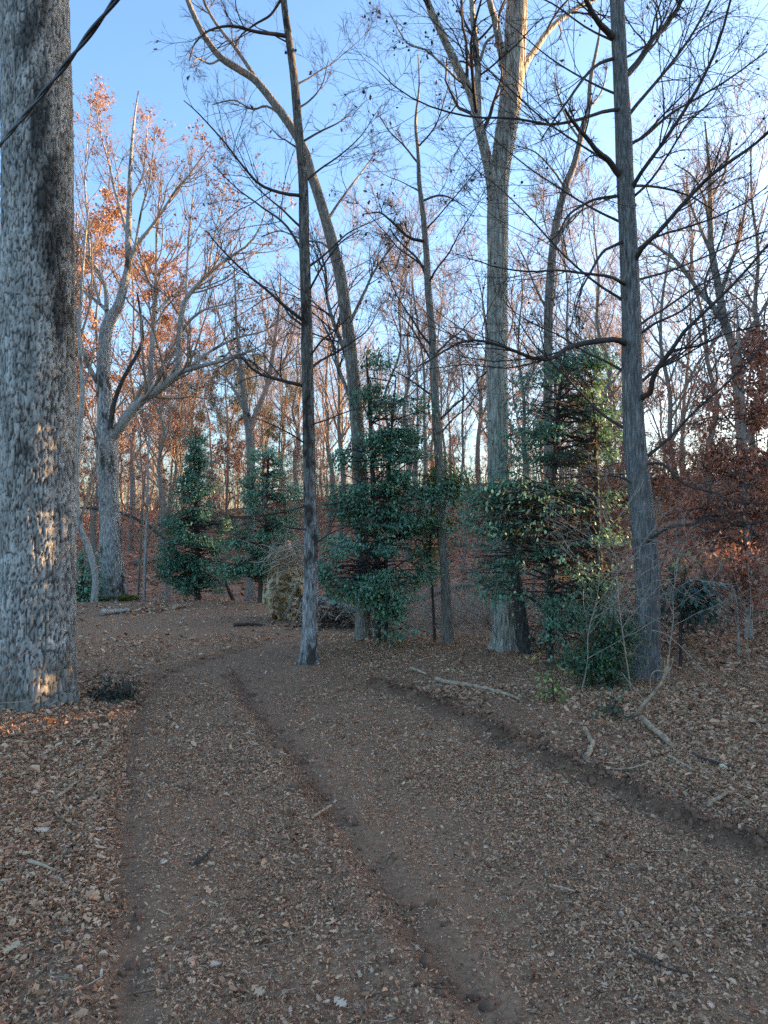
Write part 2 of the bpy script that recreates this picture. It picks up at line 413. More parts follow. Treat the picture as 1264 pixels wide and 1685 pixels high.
def cover(x, y):
    """leaf cover 0..1, red hill leaves 0..1, freshly dug dark soil 0..1"""
    db, sb = seg_dist(x, y, BERM); dm, sm = seg_dist(x, y, MID_RUT); dl, sl = seg_dist(x, y, LEFT_RUT)
    near = 1-sstep(8.5, 11, y)
    n = fbm(x*1.3, y*1.3, 40, 3)
    c = .55+.5*sstep(.42, .62, n)
    track = (sl > 0)*((sb < 0) | (y > 7.2))*near
    c = np.where(track > .5, c*(.45+.45*sstep(.38, .60, fbm(x*.9+4, y*.6, 47, 3))), c)
    rut = np.maximum.reduce([.85*np.exp(-((dm*sm-.10)/.20)**2), .85*np.exp(-(dl/.09)**2)*(y > 2), .95*np.exp(-((db*sb+.0)/.085)**2)*(y > 1.9)])*near
    rut = rut*(.25+.75*sstep(.36, .50, fbm(x*6, y*6, 53, 3)+.10))
    strip = .62*np.exp(-((dm*sm-.36)/.34)**2)*near
    c = c*(1-rut)*(1-strip)
    far = sstep(6.7, 8.2, y)*(1-sstep(17, 20, y))
    scr = far*sstep(-9, -7, x)*(1-sstep(-1.5, -.2, x))
    c = c*(1-.88*scr*sstep(.30, .52, fbm(x*.9, y*.5, 19, 3)+.16))
    tread = np.exp(-(((x-1.15)/.75)**2+((y-5.9)/.8)**2)**2)*(sb > 0)
    c = c*(1-.7*tread)
    red = sstep(18.5, 23, y+np.maximum(x, 0)*.75)
    dug = np.clip(.75*np.exp(-((db*sb+.0)/.09)**2)*(y > 1.9)*near+.30*np.exp(-(dl/.06)**2)*near+.50*np.exp(-((dm*sm-.02)/.06)**2)*near, 0, 1)*sstep(.3, .55, fbm(x*4, y*4, 61, 2)+.15)
    return np.clip(c, 0, 1), red, dug
xs, ys = axis_x(), axis_y()
GX, GY = np.meshgrid(xs, ys)
GZ = H(GX, GY)
ny, nx = GX.shape
i = (np.arange(ny-1)[:, None]*nx+np.arange(nx-1)[None]).ravel()
cc, rr_, dd = cover(GX.ravel(), GY.ravel())
ground = mesh('ground', np.stack([GX.ravel(), GY.ravel(), GZ.ravel()], 1), [np.stack([i, i+1, i+nx+1, i+nx], 1)], ground_material(), colors=np.stack([cc, rr_, dd], 1))
ground['kind'] = 'structure'

# ------------------------------------------------------------------ trunks
def trunk_mesh(name, path, mat, loc, parent, sides=20, n=90, flare=.5, flare_h=.35, rough=.05, seed=1, lobes=5):
    """path rows: x, y, z, r in world space"""
    q = spline(path, n)
    V, Q = tubes(q[None, :, :3], q[None, :, 3], sides)
    V = V.reshape(n, sides, 3); c = q[:, None, :3]
    s = np.r_[0, np.cumsum(np.linalg.norm(np.diff(q[:, :3], axis=0), axis=1))]
    th = np.arange(sides)/sides
    TH, S = np.meshgrid(th, s)
    R0 = q[0, 3]
    ring = lambda f, sc, sd: vnoise(np.cos(TH*2*math.pi)*f+50, np.sin(TH*2*math.pi)*f+S*sc, sd)
    f = 1+rough*2*(ring(1.5, 3.0, seed)-.5)+rough*(ring(4, 9.0, seed+3)-.5)*1.2
    f = f+flare*np.exp(-S/flare_h)*(.55+.45*np.cos(TH*2*math.pi*lobes+seed)+.5*(ring(2, 1, seed+9)-.5))
    V = c+(V-c)*f[:, :, None]
    return mesh(name, V.reshape(-1, 3), [Q], mat, loc, parent)

def pix_path(pts, d):
    """pts rows: px, py, r_px [, depth offset] -> x, y, z, r"""
    out = []
    for p in pts:
        dd = d+(p[3] if len(p) > 3 else 0)
        out.append([*P3(p[0], p[1], dd), p[2]/F*dd])
    return np.array(out)

def sub_mesh(sel, P, R, sides):
    return tubes(P[sel], R[sel], sides)

def build_limbs(rng, root, loc, limbs, mat, twigmat, dens=(8, 7, 4), lenf=(.5, .5, .45), wander=.22, trop=.06, minr=.0022, leaf=None, balls=0, fine=True, levels=3, flatten=.8, lmax=2.0, t0=.2):
    """limbs: list of (k,4) world paths. Each becomes a part 'limb' with its own 'twigs' sub-part."""
    n = 18
    L = np.stack([spline(l, n) for l in limbs]); LP, LR = L[:, :, :3].copy(), L[:, :, 3]
    wob = rng.normal(0, 1, LP.shape)*np.linspace(.1, 1, n)[None, :, None]
    LP[:, 1:] += (wob*np.maximum(LR, .012)[:, :, None]*.16)[:, 1:]
    ln = np.linalg.norm(np.diff(LP, axis=1), axis=2).sum(1)
    rid = np.arange(len(L))
    P1, R1, g1 = grow(rng, LP, LR, np.clip(dens[0]*ln/1.5, 2, dens[0]*2.2), 8, lenf[0], .75, wander, trop, rid, t0, .42, minr*1.5, .2, lmax, flatten)
    P2, R2, g2 = grow(rng, P1, R1, dens[1]*.9, 5, lenf[1], .7, wander, trop*.7, g1, .15, .62, minr*1.15, .12, 1.1, flatten)
    sets = [(P1, R1, g1, 4), (P2, R2, g2, 3)]
    if levels > 2:
        P3_, R3, g3 = grow(rng, P2, R2, dens[2]*.8, 3, lenf[2], .65, wander*1.1, trop*.5, g2, .15, .7, minr*.8, .07, .5, flatten)
        sets.append((P3_, R3, g3, 3))
    lastP, lastg = sets[-1][0], sets[-1][2]
    for k in range(len(L)):
        V, Q = tubes(LP[k:k+1], LR[k:k+1], 8 if LR[k, 0] > .03 else 6)
        lo = mesh('limb', V, [Q], mat, loc, root)
        a = Acc()
        for (P, R, g, sd) in sets:
            s = g == k
            if s.any(): a.add(*tubes(P[s], R[s], sd))
        if a.n: a.build('twigs', twigmat, loc, lo)['kind'] = 'stuff'
        if leaf and leaf['n'] > 0:
            s = np.where(lastg == k)[0]
            K = int(leaf['n']*ln[k]/ln.sum())
            if len(s) and K > 3:
                idx = rng.choice(s, K)
                pos, _, _, _ = along(lastP, idx, rng.random(K))
                # leaves hang in loose bunches
                keep = fbm(pos[:, 0]*1.7+9, pos[:, 2]*1.7+pos[:, 1]*.8, leaf.get('seed', 4), 2) > leaf.get('gap', .4)
                pos = pos[keep]; K = len(pos)
                if K:
                    pos = pos+rng.normal(0, .03, (K, 3))
                    sz = rng.uniform(.7, 1.25, K)*leaf['size']
                    V, T = leaves(rng, pos, sz, T_CHIP, .9)
                    mesh('leaves', V, [T], M['leaf'], loc, lo, colors=tints(rng, K, 4, leaf['pal']))['kind'] = 'stuff'
    if balls:
        K = balls; idx = rng.integers(0, len(lastP), K); pos, _, _, _ = along(lastP, idx, rng.random(K))
        dn = rng.uniform(.03, .08, K); top_ = pos.copy(); pos[:, 2] -= dn
        st_ = np.stack([top_, (top_+pos)/2+rng.normal(0, .006, (K, 3)), pos], 1)
        seed_balls(rng, pos, .014, loc, root, tubes(st_, np.full((K, 3), .0016), 3))
    return LP, LR

OCT_V = None
def ball_template():
    ph = (1+5**.5)/2
    v = np.array([(-1, ph, 0), (1, ph, 0), (-1, -ph, 0), (1, -ph, 0), (0, -1, ph), (0, 1, ph), (0, -1, -ph), (0, 1, -ph), (ph, 0, -1), (ph, 0, 1), (-ph, 0, -1), (-ph, 0, 1)])/math.hypot(1, ph)
    f = np.array([(0, 11, 5), (0, 5, 1), (0, 1, 7), (0, 7, 10), (0, 10, 11), (1, 5, 9), (5, 11, 4), (11, 10, 2), (10, 7, 6), (7, 1, 8), (3, 9, 4), (3, 4, 2), (3, 2, 6), (3, 6, 8), (3, 8, 9), (4, 9, 5), (2, 4, 11), (6, 2, 10), (8, 6, 7), (9, 8, 1)])
    return v, f
BALL = ball_template()
def seed_balls(rng, pos, r, loc, root, stalks):
    K = len(pos); v, f = BALL
    V = pos[:, None, :]+v[None]*(rng.uniform(.75, 1.2, K)*r)[:, None, None]
    Fc = (np.arange(K)*len(v))[:, None, None]+f[None]
    o = mesh('seed_balls', np.vstack([V.reshape(-1, 3), stalks[0]]), [Fc.reshape(-1, 3), stalks[1]+K*len(v)], M['twig'], loc, root); o['kind'] = 'stuff'
    o['label'] = 'small dark seed balls hanging from the twigs'

def auto_limbs(rng, path, n, z0, z1, length, ang=.9, rf=.4, az=None, trop=.25, spread=.3, top=True):
    """side limbs for a trunk path (k,4) between heights z0 and z1 -> list of (8,4) paths"""
    q = spline(path, 200); out = []
    cand = np.where((q[:, 2] >= z0) & (q[:, 2] <= z1))[0]
    if not len(cand): return out
    for k in range(n):
        i = cand[int((k+rng.random())/n*len(cand))]
        p = q[i, :3]; r = q[i, 3]
        a = rng.uniform(0, 2*math.pi) if az is None else rng.normal(az[k % len(az)], spread)
        t = norm(q[min(i+2, 199), :3]-q[max(i-2, 0), :3])
        d = norm(np.array([math.cos(a), math.sin(a), 0])*math.sin(ang)+t*math.cos(ang))
        L = length*rng.uniform(.6, 1.2)
        pts = [np.r_[p, r*rf*1.15]]
        for s in range(1, 7):
            p = p+d*L/6; d = norm(d+rng.normal(0, .14, 3)+np.array([0, 0, trop*.22]))
            pts.append(np.r_[p, max(r*rf*(1-s/7.2), .003)])
        out.append(np.array(pts))
    return out
def limb_px(rng, pts, d0, dd, r0=None):
    """limb traced in the photograph; depth drifts from d0 by dd over its length. pts rows px, py; r0=(start, end) px"""
    k = len(pts); out = []
    for j, p in enumerate(pts):
        t = j/(k-1); d = d0+dd*t
        out.append([*P3(p[0], p[1], d), (r0[0]*(1-t)+r0[1]*t)/F*d])
    return np.array(out)

RUSSET = [(.40, .19, .10, 3), (.47, .26, .15, 3), (.30, .13, .07, 2), (.50, .34, .22, 1)]
BROWN = [(.16, .075, .04, 3), (.22, .10, .055, 2), (.10, .05, .03, 2)]
BEECH = [(.44, .17, .095, 3), (.52, .25, .15, 2), (.30, .11, .065, 2), (.55, .34, .23, 1)]
HOLLY = [(.16, .31, .19, 4), (.21, .40, .245, 3), (.10, .20, .12, 3), (.28, .42, .18, .8), (.26, .22, .10, .2)]
FIR = [(.035, .075, .045, 4), (.05, .10, .055, 3), (.025, .05, .035, 2)]
PINE = [(.10, .13, .05, 3), (.15, .17, .06, 2), (.06, .09, .04, 2)]
YELLOWG = [(.20, .22, .04, 3), (.26, .25, .05, 2), (.10, .15, .04, 2)]

# ---- the thick pale trunk at the left edge, bark built as real plates
def worley(u, v, seed, wrap=None):
    """F1, F2, cell id for points u, v"""
    iu, iv = np.floor(u), np.floor(v)
    f1 = np.full(u.shape, 9.); f2 = np.full(u.shape, 9.); cid = np.zeros(u.shape)
    for a in (-1, 0, 1):
        for b in (-1, 0, 1):
            cu, cv = iu+a, iv+b
            hu = np.mod(cu, wrap) if wrap else cu
            ju = cu+.12+.76*hash2(hu, cv, seed); jv = cv+.12+.76*hash2(hu, cv, seed+5)
            d = np.hypot(u-ju, v-jv); h = hash2(hu, cv, seed+11)
            m = d < f1
            f2 = np.where(m, f1, np.minimum(f2, d)); cid = np.where(m, h, cid); f1 = np.where(m, d, f1)
    return f1, f2, cid
def plate_bark_material():
    m, nt, b = new_mat('plated_oak_bark'); b.inputs['Roughness'].default_value = .92; b.inputs['Specular IOR Level'].default_value = .15
    at = nt.nodes.new('ShaderNodeAttribute'); at.attribute_name = 'tint'
    v = mapped(nt, (1, 1, .3)); n = noise(nt, v, 70, 5, .7)
    c = mixc(nt, .55, at.outputs['Color'], ramp(nt, n, [(.3, (.35, .35, .35)), (.7, (1.3, 1.3, 1.3))]), 'MULTIPLY')
    nt.links.new(c, b.inputs['Base Color']); bump(nt, b, n, .5, .005)
    return m
def big_oak():
    d = 6.5
    base = ground_at(58, 1166)
    root = empty('oak_tree', base)
    tag(root, 'thick pale oak trunk with flaking plated bark and sunlit patches at the left edge', 'tree')
    path = pix_path([(57, 1180, 64), (58, 1100, 61), (60, 900, 59), (62, 700, 58), (64, 450, 57), (62, 250, 56), (58, 100, 54.5), (56, 0, 53.5), (50, -150, 53), (40, -420, 50)], d)
    n, sides = 660, 196
    q = spline(path, n)
    V, Q = tubes(q[None, :, :3], q[None, :, 3], sides)
    V = V.reshape(n, sides, 3); c = q[:, None, :3]
    s = np.r_[0, np.cumsum(np.linalg.norm(np.diff(q[:, :3], axis=0), axis=1))]
    th = np.arange(sides)/sides; TH, S = np.meshgrid(th, s)
    C = 2*math.pi*.335
    nu = 86
    wu = (fbm(TH*26, S*3.0, 3, 4)-.5)*2.6; wv = (fbm(TH*50, S*6, 14, 3)-.5)*1.3
    f1, f2, cid = worley(TH*nu+wu, S/.125+wv, 7, nu)
    nu2 = 30
    g1, g2, cid2 = worley(TH*nu2+wu*.42+.37, S/.60+wv*.6, 21, nu2)
    brk = .35+1.3*fbm(TH*16, S*2.2, 33, 3); fr = fbm(TH*140, S*26, 9, 3)-.5
    edge = sstep(.02, .22, (f2-f1)*brk+.14*fr); edge2 = .35+.65*sstep(.0, .11, (g2-g1)*brk+.06*fr)
    big = np.where(S > 4.3, .65, 1.0)
    h = .012*edge*(.4+1.0*cid)+.014*edge2*(.6+.6*cid2)+.012*fr+.008*(fbm(TH*40, S*12, 18, 3)-.5)
    lump = .03*(vnoise(np.cos(TH*6.283)*1.3+5, np.sin(TH*6.283)*1.3+S*.6, 3)-.5)
    flare = .34*.55*np.exp(-S/.20)*(.6+.4*np.cos(TH*2*math.pi*6+1))
    knob = .05*np.exp(-(((V[:, :, 0]-P3(124, 128, d)[0])/.05)**2+((V[:, :, 2]-P3(124, 128, d)[2])/.07)**2))
    r = np.linalg.norm(V-c, axis=2)
    V = c+(V-c)*(((r+h*big+lump+flare+knob-.026)/r)[:, :, None])
    # bark colour: pale lichen-grey plates, darker inner bark, brown weathering low down, black wet stains high up
    plate = np.stack([.50+.26*(cid-.5), .475+.25*(cid-.5), .415+.22*(cid-.5)], -1)*(.55+.8*fbm(TH*30, S*5, 5, 4))[..., None]
    inner = np.array([.065, .058, .050])
    e = (edge*edge2)[..., None]
    col = inner*(1-e)+plate*e
    brown = (sstep(.35, .65, fbm(TH*7+3, S*1.6, 12, 3)))[..., None]*.28
    col = col*(1-brown)+np.array([.34, .28, .215])*e*brown+inner*(1-e)*brown
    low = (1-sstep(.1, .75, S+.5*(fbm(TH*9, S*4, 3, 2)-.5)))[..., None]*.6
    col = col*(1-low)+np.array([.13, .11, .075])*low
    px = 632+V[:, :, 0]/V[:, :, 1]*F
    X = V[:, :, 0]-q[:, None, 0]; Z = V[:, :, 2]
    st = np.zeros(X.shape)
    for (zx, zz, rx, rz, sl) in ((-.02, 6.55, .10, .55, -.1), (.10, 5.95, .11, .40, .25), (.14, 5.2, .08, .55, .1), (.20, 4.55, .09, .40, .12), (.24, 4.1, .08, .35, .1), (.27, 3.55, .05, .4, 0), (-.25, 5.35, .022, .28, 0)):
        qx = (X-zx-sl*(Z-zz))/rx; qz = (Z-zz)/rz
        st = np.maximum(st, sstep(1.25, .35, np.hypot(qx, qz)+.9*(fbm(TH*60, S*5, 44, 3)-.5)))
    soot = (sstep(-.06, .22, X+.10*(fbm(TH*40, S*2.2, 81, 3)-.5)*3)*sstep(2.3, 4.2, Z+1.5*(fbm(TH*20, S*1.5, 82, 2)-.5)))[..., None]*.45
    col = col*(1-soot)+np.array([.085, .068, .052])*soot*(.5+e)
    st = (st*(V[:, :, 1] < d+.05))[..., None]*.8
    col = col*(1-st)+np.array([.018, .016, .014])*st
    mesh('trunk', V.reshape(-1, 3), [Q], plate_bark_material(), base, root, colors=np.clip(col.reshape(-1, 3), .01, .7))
    rng = np.random.default_rng(5)
    limbs = auto_limbs(rng, path, 4, 8.0, 9.6, 2.2, 1.0, .3)
    build_limbs(rng, root, base, limbs, M['pale'], M['twig'], (4, 4, 2), levels=2)
    return root
big_oak()

# ---- forked pale oak behind the crest
def forked_oak():
    rng = np.random.default_rng(11); d = 16.2
    base = ground_at(187, 990); base[:] = [*P3(187, 990, d)[:2], float(H(*P3(187, 990, d)[:2]))]
    root = empty('oak_tree', base)
    tag(root, 'tall forked oak with pale mottled bark and mossy foot on the crest', 'tree')
    tr = pix_path([(187, 1000, 21), (186, 960, 19), (183, 900, 17), (179, 820, 16), (177, 770, 17), (176, 722, 17), (173, 660, 12), (170, 620, 11), (172, 570, 10), (175, 540, 9.5), (183, 522, 8.5), (196, 501, 7.5), (206, 463, 6.5), (212, 433, 6), (211, 400, 5.2), (213, 340, 4.4), (214, 290, 3.5), (217, 240, 2.5), (222, 190, 1.5), (228, 150, .9)], d)
    trunk_mesh('trunk', tr, M['mottled'], base, root, 24, 140, .55, .35, .05, 3)
    mo = Acc()
    for k in range(34):
        a = rng.uniform(0, 6.28); r = rng.uniform(.28, .46)
        c = base+np.array([math.cos(a)*r, math.sin(a)*r, rng.uniform(0, .16)])
        v, f = BALL; mo.add(c+v*np.array([.10, .10, .055])*rng.uniform(.6, 1.3)*(1+.2*rng.normal(0, 1, (12, 1))), f)
    o = mo.build('moss', M['moss'], base, root); o['label'] = 'yellow-green moss cushion round the foot of the trunk'; o['kind'] = 'stuff'
    S = []
    def L(pts, r, dd): S.append(limb_px(rng, pts, d, dd, r))
    L([(172, 640), (158, 625), (143, 595), (130, 550), (122, 500), (126, 440), (132, 380)], (5.10, 1.40), -.6)
    L([(176, 512), (165, 501), (150, 488), (132, 473), (118, 455)], (3.40, 1.40), .8)
    L([(176, 530), (174, 476), (163, 448), (146, 425), (130, 405), (126, 350)], (4.25, 1.05), 1)
    L([(212, 433), (222, 410), (232, 395), (252, 370), (272, 340), (292, 310), (310, 290), (330, 262), (345, 240)], (4.25, 0.70), -.8)
    L([(182, 722), (196, 705), (226, 666), (262, 640), (295, 613), (318, 606), (368, 592), (410, 578), (439, 565)], (10.20, 0.42), -1.2)
    L([(293, 616), (295, 580), (295, 552), (302, 501), (312, 484), (343, 451), (376, 425), (411, 400), (430, 370), (440, 335)], (6.38, 0.70), -.6)
    L([(297, 547), (315, 525), (338, 509), (373, 500), (431, 486)], (2.89, 0.70), -.9)
    L([(307, 608), (340, 582), (388, 557), (436, 544), (470, 520)], (3.23, 0.70), .5)
    L([(246, 648), (250, 590), (255, 514), (257, 463), (258, 400), (262, 330), (266, 280)], (5.52, 0.70), .8)
    L([(258, 514), (275, 495), (295, 478), (302, 465), (310, 440)], (2.55, 0.70), 1.0)
    L([(256, 630), (275, 605), (290, 590), (297, 570)], (2.72, 1.05), .2)
    L([(213, 400), (200, 350), (188, 310), (180, 270), (165, 220), (158, 180)], (3.06, 0.70), .8)
    L([(214, 330), (235, 290), (240, 240), (244, 190)], (2.21, 0.56), .9)
    L([(306, 495), (308, 440), (312, 380), (318, 320), (322, 280)], (2.21, 0.56), .6)
    L([(343, 451), (350, 400), (362, 350), (372, 300)], (1.87, 0.56), .6)
    L([(222, 410), (232, 350), (246, 300), (252, 250), (256, 215)], (2.21, 0.56), -.5)
    L([(165, 501), (150, 440), (146, 380), (140, 300), (144, 230), (150, 180)], (2.38, 0.56), .5)
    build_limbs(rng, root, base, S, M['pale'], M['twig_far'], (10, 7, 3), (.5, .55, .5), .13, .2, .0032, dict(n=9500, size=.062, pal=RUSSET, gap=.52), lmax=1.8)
    dk = [limb_px(rng, [(181, 705), (188, 663), (203, 623), (229, 577), (235, 552), (229, 501), (226, 483)], d-.3, -.4, (4.6, 1.4))]
    V, Q = tubes(spline(dk[0], 20)[None, :, :3], spline(dk[0], 20)[None, :, 3], 8)
    o = mesh('limb', V, [Q], M['dark'], base, root); o['label'] = 'dark dead limb rising from the fork'
    return root
forked_oak()

# ---- slim bare trees
def pixel_tree(name, label, d, base_px, trunk, mat, limbs=(), autol=None, twig='twig', dens=(8, 6, 4), seed=1, flare=.35, leaf=None, balls=0, sides=16, minr=.0022, lenf=(.5, .5, .45), trop=.05, wander=.22, rough=.05, lmax=2.0, cat='tree', levels=3, flatten=.8, t0=.2, limbmat=None):
    rng = np.random.default_rng(seed)
    x, y = P3(base_px[0], base_px[1], d)[:2]
    base = np.array([x, y, float(H(x, y))])
    root = empty(name, base); tag(root, label, cat)
    tr = pix_path(trunk, d)
    r0 = tr[0, 3]
    tr = np.vstack([[x, y, base[2]-.12, r0*1.02], tr]) if tr[0, 2] > base[2]-.02 else tr
    trunk_mesh('trunk', tr, mat, base, root, sides, 130, flare, max(.10, r0*.8), rough, seed)
    S = [limb_px(rng, p, d+dz0, dd, r) for (p, r, dz0, dd) in limbs]
    if autol:
        for kw in autol: S += auto_limbs(rng, tr, **kw)
    if S: build_limbs(rng, root, base, S, limbmat or M[twig], M[twig], dens, lenf, wander, trop, minr, leaf, balls, lmax=lmax, levels=levels, flatten=flatten, t0=t0)
    return root, tr, base, rng

# slender trunk standing nearest the middle of the track
pixel_tree('slender_tree', 'slender straight bare tree with grey blotched bark standing at the track edge', 8.4, (508, 1096),
    [(508, 1096, 14), (511, 1000, 12.5), (512, 900, 11.5), (510, 800, 10.5), (508, 700, 10), (506, 600, 9.7), (504, 500, 9.2), (501, 400, 8.6), (499, 300, 7.8), (492, 220, 7.2), (484, 130, 6.5), (475, 60, 5.8), (467, 0, 5.2), (455, -150, 4), (446, -300, 2.5)],
    M['blotched'], [
    ([(474, 60), (452, 56), (425, 53), (380, 43), (345, 50), (322, 70), (312, 100)], (3.6, .9), 0, -.5),
    ([(462, 0), (445, 25), (420, 40), (395, 60), (385, 80)], (2.5, .8), 0, .4),
    ([(500, 232), (530, 215), (555, 203), (578, 188)], (2.2, .7), 0, .6),
    ([(497, 322), (465, 318), (430, 305), (405, 280), (370, 235), (330, 190), (302, 165)], (3.0, .7), 0, -.8),
    ([(501, 420), (470, 370), (430, 340), (390, 310), (350, 270)], (2.4, .7), 0, .8),
    ([(502, 530), (470, 505), (440, 478), (400, 445), (360, 405), (340, 380)], (3.2, .8), 0, -.9),
    ([(505, 636), (456, 624), (420, 611), (395, 588), (370, 600), (345, 610)], (3.2, .8), 0, -.7),
    ([(509, 735), (480, 715), (450, 700), (425, 690)], (1.6, .6), 0, -.5),
    ([(508, 480), (530, 440), (560, 400), (590, 380)], (2.2, .7), 0, -.8),
    ([(508, 590), (530, 560), (550, 545), (575, 520)], (2.0, .7), 0, -.6),
    ([(488, 180), (510, 165), (530, 140), (540, 100)], (1.8, .7), 0, .5),
    ([(511, 830), (470, 842), (430, 848), (390, 850), (365, 845)], (1.6, .6), 0, -1.0),
    ([(512, 872), (475, 868), (440, 858), (400, 862), (372, 878)], (1.4, .6), 0, -.9),
    ([(512, 900), (540, 880), (566, 868), (590, 862)], (1.3, .6), 0, -.8),
    ([(508, 700), (540, 690), (565, 680), (590, 672), (620, 668)], (1.4, .6), 0, -.9)],
    autol=[dict(n=8, z0=3.0, z1=7.5, length=1.5, ang=.9, rf=.25, trop=.2, az=[0, math.pi], spread=.5)], dens=(10, 7, 4), seed=21, flare=.75, minr=.0018, leaf=dict(n=260, size=.06, pal=BROWN, gap=.56), trop=.08, wander=.14, lenf=(.55, .55, .5))

# tall tree that leans left overhead
pixel_tree('leaning_tree', 'tall grey tree that curves to the left overhead behind the slender trunk', 9.9, (600, 1068),
    [(600, 1068, 15), (598, 980, 13), (596, 900, 12), (594, 800, 11.5), (588, 700, 11), (580, 610, 10.5), (572, 540, 10), (560, 455, 9.4), (552, 420, 9.2), (537, 365, 8.8), (522, 315, 8.4), (511, 284, 8), (499, 243, 7.6), (471, 197, 7), (425, 137, 6), (395, 115, 5.8), (365, 96, 5.4), (345, 72, 5), (329, 46, 4.5), (309, 0, 4), (290, -60, 3.2), (270, -160, 2)],
    M['grey'], [
    ([(427, 139), (412, 115), (390, 82), (368, 55), (350, 30), (335, 0), (325, -40)], (3.8, 1.6), 0, .5),
    ([(471, 197), (440, 175), (415, 180), (385, 165), (350, 172)], (2.2, .8), 0, .7),
    ([(365, 96), (345, 105), (325, 95), (315, 110)], (2, .7), 0, -.4),
    ([(537, 365), (560, 330), (590, 290), (620, 250)], (2.4, .8), 0, .8),
    ([(552, 420), (530, 400), (500, 395), (460, 380), (430, 390)], (2.2, .8), 0, .9),
    ([(580, 610), (560, 560), (540, 500), (535, 440), (520, 400)], (4.5, 1.2), .1, .9),
    ([(572, 540), (600, 480), (620, 440), (650, 400)], (3, 1), 0, .6),
    ([(594, 700), (575, 650), (555, 600), (545, 560), (530, 530)], (4, 1.2), 0, .5)],
    dens=(11, 7, 4), limbmat=M['grey'], wander=.15, lenf=(.55, .55, .5), seed=31, flare=.6, minr=.002, trop=.09, twig='twig')

# thin wavy tree between the leaning tree and the big grey one
pixel_tree('thin_tree', 'thin wavy bare tree between the evergreen clump and the largest grey trunk', 9.7, (738, 1068),
    [(738, 1068, 9.5), (733, 950, 8.2), (727, 850, 7.6), (722, 750, 7.2), (716, 650, 6.8), (712, 560, 6.4), (705, 480, 5.8), (702, 420, 5.2), (697, 360, 4.4), (690, 300, 3.7), (688, 250, 3), (684, 200, 2.3), (690, 140, 1.5), (688, 90, .9)],
    M['grey'], [
    ([(701, 398), (672, 390), (645, 365), (625, 350), (600, 352)], (2.8, .9), 0, -.5),
    ([(706, 470), (690, 430), (660, 400), (640, 375)], (2.5, .8), 0, .6),
    ([(697, 330), (720, 322), (740, 325), (768, 342)], (2.2, .7), 0, .4),
    ([(689, 270), (665, 240), (640, 215), (625, 190)], (1.8, .6), 0, .4),
    ([(690, 240), (715, 210), (730, 170), (740, 130)], (1.7, .6), 0, -.4),
    ([(714, 600), (690, 560), (670, 530), (650, 510)], (2, .7), 0, .7),
    ([(720, 720), (745, 690), (770, 670), (790, 640)], (1.7, .6), 0, .6)],
    autol=[dict(n=8, z0=2.6, z1=6.5, length=1.5, ang=.9, rf=.3, trop=.2, az=[0, math.pi], spread=.5)], dens=(11, 7, 4), seed=41, flare=.6, leaf=dict(n=350, size=.06, pal=BROWN, gap=.55))

# largest grey trunk, forked high up
def big_grey():
    root, tr, base, rng = pixel_tree('poplar_tree', 'largest grey furrowed trunk forking high up in the middle of the view', 9.2, (832, 1077),
        [(832, 1077, 22), (831, 1000, 19.5), (829, 920, 18.5), (822, 830, 17.5), (819, 720, 17.3), (818, 560, 17.2), (819, 430, 17), (819, 350, 17.5), (821, 300, 16.5), (829, 240, 17), (838, 180, 18), (846, 100, 18), (851, 0, 17), (856, -120, 14), (860, -260, 9)],
        M['furrow'], [
        ([(812, 330), (806, 280), (791, 218), (778, 162), (751, 106), (725, 51), (702, 0), (680, -60), (660, -120)], (10, 4), -.05, -.6),
        ([(786, 190), (786, 150), (786, 101), (780, 50), (776, 0), (772, -60)], (6.5, 3.5), -.15, .3),
        ([(830, 110), (822, 71), (814, 30), (806, 0), (800, -70)], (7, 4), 0, -.5),
        ([(852, 140), (865, 105), (877, 86), (907, 46), (948, 13), (985, -5), (1020, -30)], (6.5, 2.5), 0, .7),
        ([(768, 140), (752, 130), (730, 108), (700, 82), (670, 70), (640, 20)], (2.6, .8), -.3, -.6),
        ([(790, 100), (800, 70), (815, 55), (818, 30)], (3, 1.5), -.1, -.2)],
        dens=(8, 6, 4), limbmat=M['furrow'], wander=.14, lenf=(.5, .55, .5), seed=51, flare=.8, sides=30, minr=.0019, balls=180, trop=-.03, rough=.04)
    return root
big_grey()
# dark companion stem at its foot
pixel_tree('stub_trunk', 'dark leaning stem pressed against the foot of the largest grey trunk', 9.0, (864, 1079),
    [(866, 1080, 11), (859, 1020, 10), (852, 970, 8.5), (847, 935, 7.5), (842, 889, 6), (836, 840, 4.2), (832, 800, 2)],
    M['dark'], [([(848, 935), (865, 905), (880, 880), (884, 850)], (2.2, .7), 0, -.3)], dens=(4, 3, 2), seed=52, flare=.5)

# thin tree bending right behind the largest trunk
pixel_tree('curved_tree', 'thin grey tree bending to the right above the right-hand evergreen', 11.4, (902, 1050),
    [(902, 1050, 9), (905, 900, 8.2), (903, 750, 7.8), (902, 600, 7.4), (903, 500, 7), (908, 430, 6.6), (915, 370, 6.2), (930, 310, 5.6), (945, 270, 5), (955, 230, 4.5), (968, 180, 4), (972, 130, 3.2), (980, 90, 2.6), (987, 50, 1.8), (990, 0, 1)],
    M['grey'], [
    ([(911, 410), (935, 365), (960, 345), (1010, 325)], (3, 1), 0, .5),
    ([(955, 230), (935, 200), (920, 160), (912, 120)], (2.2, .8), 0, .5),
    ([(968, 180), (990, 150), (1000, 110)], (2, .8), 0, .4),
    ([(905, 520), (880, 470), (865, 430), (850, 400)], (2, .8), 0, .7),
    ([(930, 310), (910, 280), (880, 250), (850, 240)], (2, .8), 0, .7)],
    dens=(11, 7, 4), limbmat=M['grey'], wander=.15, seed=61, twig='twig', minr=.0028, leaf=dict(n=250, size=.09, pal=BROWN, gap=.6))

